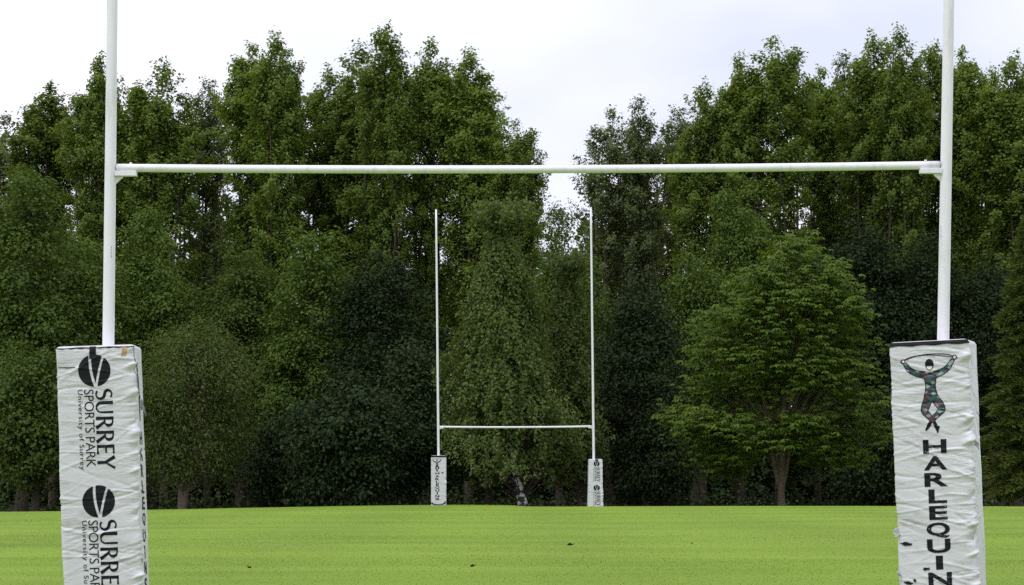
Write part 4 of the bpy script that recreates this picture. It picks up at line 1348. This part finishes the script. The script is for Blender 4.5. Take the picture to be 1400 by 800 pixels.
# lettering on the side that faces the other post
for i, ch in enumerate('HARLEQUINS'):
    zt = H1 - 0.575 - i * 0.1095
    zb = zt - 0.088
    wd = 0.15 * (0.3 if ch == 'I' else 1.0)
    if zb < 0.01: continue
    me = fit(text2d(ch, 0.03), lambda a, b: (pad1.w / 2 + 0.24 + (a - 0.5) * wd, zb + (zt - zb) * b))
    link('side_letter', pad1.wrap('side_letter', me, 0.0022), BLACK, r1)
# emblem limbs seen as dark slivers high on that side
me = poly2d(stroke2d([(pad1.w / 2 + 0.10, H1 - 0.10), (pad1.w / 2 + 0.20, H1 - 0.22), (pad1.w / 2 + 0.24, H1 - 0.36), (pad1.w / 2 + 0.22, H1 - 0.50)], [0.02, 0.05, 0.09, 0.05]))
link('side_emblem', pad1.wrap('side_emblem', me, 0.0022), BLACK, r1)
# the strip running up from the first logo, a cut, brown tape, scuffed top hem
link('strip', pad1.wrap('strip', poly2d(strip2d([(-0.040, H1 - 0.085), (-0.035, H1 - 0.002)], [(0.004, H1 - 0.085), (0.008, H1 - 0.002)])), 0.003), BLACK, r1)
link('tear', pad1.wrap('tear', poly2d(stroke2d([(-0.25, H1 - 0.135), (-0.19, H1 - 0.140), (-0.135, H1 - 0.137)], [0.003, 0.007, 0.004])), 0.003), FOAM, r1)
link('tape_patch', pad1.wrap('tape_patch', poly2d([[(0.172, H1 - 0.075), (0.205, H1 - 0.072), (0.218, H1 - 0.008), (0.186, H1 - 0.006)]]), 0.003), TAPE, r1)
us = np.linspace(-0.262, 0.27, 40)
link('hem_crack', pad1.wrap('hem_crack', poly2d(strip2d([(u, H1 - 0.013 - 0.004 * math.sin(u * 50) ** 2) for u in us], [(u, H1 - 0.007 - 0.002 * math.cos(u * 31)) for u in us])), 0.003), FOAM, r1)
link('edge_crack', pad1.wrap('edge_crack', poly2d(stroke2d([(0.255, H1 - 0.01), (0.268, H1 - 0.10), (0.274, H1 - 0.22), (0.28, H1 - 0.34)], [0.003, 0.006, 0.003, 0.005])), 0.003), FOAM, r1)
link('tear', pad1.wrap('tear', poly2d(ragged(rng_t, pad1.w / 2 + 0.03, H1 - 1.44, 0.03, 0.04)), 0.006), FOAM, r1)

# right near pad
H2 = nz(468, YR)
pad2 = Pad(0.522, 0.50, H2, 33, amp=1.1, corner=1.3, slope=-0.22, folds=170)
r2 = pad_root('post_pad', 'white right pad with jester emblem, stacked black letters and torn patches', (nx(1291.5, YR), YR, 0.0), -0.042, R(-14))
link('cover', pad2.cover(), PVC, r2)
top_trim(pad2, r2, -0.0, 0.024, eps=0.004, wav=0.006)
jester_prints(pad2, r2)
for (u, z, w, hh, an) in ((-0.205, 0.505, 0.085, 0.028, -0.15), (-0.075, 0.335, 0.06, 0.022, 0.1), (-0.20, 0.245, 0.07, 0.024, -0.2), (-0.155, 0.262, 0.02, 0.03, 0.5)):
    link('tear', pad2.wrap('tear', poly2d(ragged(rng_t, u, z, w, hh, an)), 0.004), FOAM, r2)

def scrap(pad, root, u, z, out_x, out_z, w):
    """loose torn flap of cover standing off the surface"""
    P0 = pad.pos(np.array([u, u + 0.02]), np.array([z, z - w]), 0.002)
    rng = random.Random(int(z * 1000))
    bm = bmesh.new(); rows = []
    for k in range(5):
        t = k / 4
        row = []
        for m_ in range(5):
            q = P0[0] * (1 - m_ / 4) + P0[1] * (m_ / 4)
            jx = rng.uniform(-0.006, 0.006) * t
            row.append(bm.verts.new((q[0] + out_x * t + jx, q[1] - 0.015 * math.sin(t * 2.5), q[2] + out_z * t * t + jx + 0.006 * math.sin(m_ * 1.7 + t))))
        rows.append(row)
    for k in range(4):
        for m_ in range(4):
            f = bm.faces.new((rows[k][m_], rows[k][m_ + 1], rows[k + 1][m_ + 1], rows[k + 1][m_])); f.smooth = True
    bmesh.ops.solidify(bm, geom=bm.faces[:], thickness=0.0015)
    me = bpy.data.meshes.new('torn_flap'); bm.to_mesh(me); bm.free()
    link('torn_flap', me, PVC, root)


scrap(pad2, r2, -pad2.w / 2 + 0.004, 0.615, -0.030, -0.02, 0.05)
scrap(pad2, r2, -pad2.w / 2 + 0.004, 0.33, -0.022, 0.012, 0.04)
scrap(pad2, r2, pad2.w / 2 + 0.05, 1.17, 0.028, -0.03, 0.04)
scrap(pad1, r1, pad1.w / 2 + 0.30, 1.45, 0.035, -0.05, 0.07)

# distant pads
gz = float(ground_z(nx(599.5, YF), YF))
H3 = nz(623, YF) - gz
pad3 = Pad(0.545, 0.46, H3, 41, amp=1.0, folds=70)
r3 = pad_root('post_pad', 'distant white pad with black top and stacked letters', (nx(599.8, YF), YF, gz), 0.0, R(1.0))
link('cover', pad3.cover(0.016, 0.016), PVC, r3)
top_trim(pad3, r3, 0.0, 0.06, eps=0.005, fine=0.03)
jester_prints(pad3, r3, s=0.93, u_off=-0.06, fine=0.03, eps=0.004, top=0.05)
link('tear', pad3.wrap('tear', poly2d(ragged(rng_t, 0.13, H3 - 0.62, 0.09, 0.05, 0.5)), 0.006, 0.03), FOAM, r3)
link('strap', pad3.wrap('strap', poly2d(stroke2d([(-0.26, 0.10), (-0.20, 0.05), (-0.05, 0.03), (0.1, 0.035), (0.2, 0.07), (0.25, 0.13)], [0.06, 0.045, 0.03, 0.03, 0.05, 0.06])), 0.006, 0.03), TRIM, r3)

gz = float(ground_z(nx(813.5, YF), YF))
H4 = nz(628, YF) - gz
pad4 = Pad(0.475, 0.46, H4, 43, amp=1.0, flare=0.16, folds=70)
r4 = pad_root('post_pad', 'distant white pad with striped round logos, widening at its foot', (nx(813.8, YF), YF, gz), 0.0, R(3.0))
link('cover', pad4.cover(0.016, 0.016), PVC, r4)
sports_prints(pad4, r4, (0.16, 1.03), 0.98, fine=0.03, u_off=0.02, eps=0.004)
top_trim(pad4, r4, 0.0, 0.05, -0.03, 0.10, eps=0.005, fine=0.03)

# ------------------------------------------------------------------ a few fallen leaves on the pitch
LITTER = simple_mat('dead_leaf', (0.05, 0.035, 0.02), 0.8, 0.2, 0.4, 40)


def fallen_leaf(x, y, size, label, seed):
    Y = 4650 * 0.9 / (y - HZ)
    for _ in range(6):
        X = nx(x, Y); Y = F * (CAM_H - float(ground_z(X, Y)) - 0.03) / (y - HZ)
    rng = random.Random(seed)
    bm = bmesh.new()
    n = 10
    c0 = bm.verts.new((0, 0, 0.02))
    ring = []
    for i in range(n):
        a = 2 * math.pi * i / n
        q = size * (0.7 + 0.3 * math.cos(2 * a)) * rng.uniform(0.85, 1.1)
        ring.append(bm.verts.new((math.cos(a) * q, math.sin(a) * q, 0.02 + abs(math.sin(a)) * size * 0.7 + rng.uniform(0, 0.01))))
    for i in range(n): bm.faces.new((c0, ring[i], ring[(i + 1) % n]))
    st = bm.verts.new((size * 1.7, 0.01, 0.05)); bm.faces.new((ring[0], ring[1], st))
    me = bpy.data.meshes.new('fallen_leaf'); bm.to_mesh(me); bm.free()
    o = link('fallen_leaf', me, LITTER)
    o.location = (X, Y, float(ground_z(X, Y)) + 0.01); o.rotation_euler = (0, 0, rng.uniform(0, 6))
    tag(o, label, 'leaf', 'fallen leaves on the pitch')


fallen_leaf(779, 746, 0.045, 'curled dark leaf lying mid-pitch below the right distant pad', 1)
fallen_leaf(646, 775, 0.028, 'small dark leaf on the grass left of the pitch centre', 2)
fallen_leaf(341, 777, 0.026, 'small dark leaf on the grass right of the left pad', 3)
fallen_leaf(946, 744, 0.026, 'tiny dark leaf on the grass toward the right pad', 4)
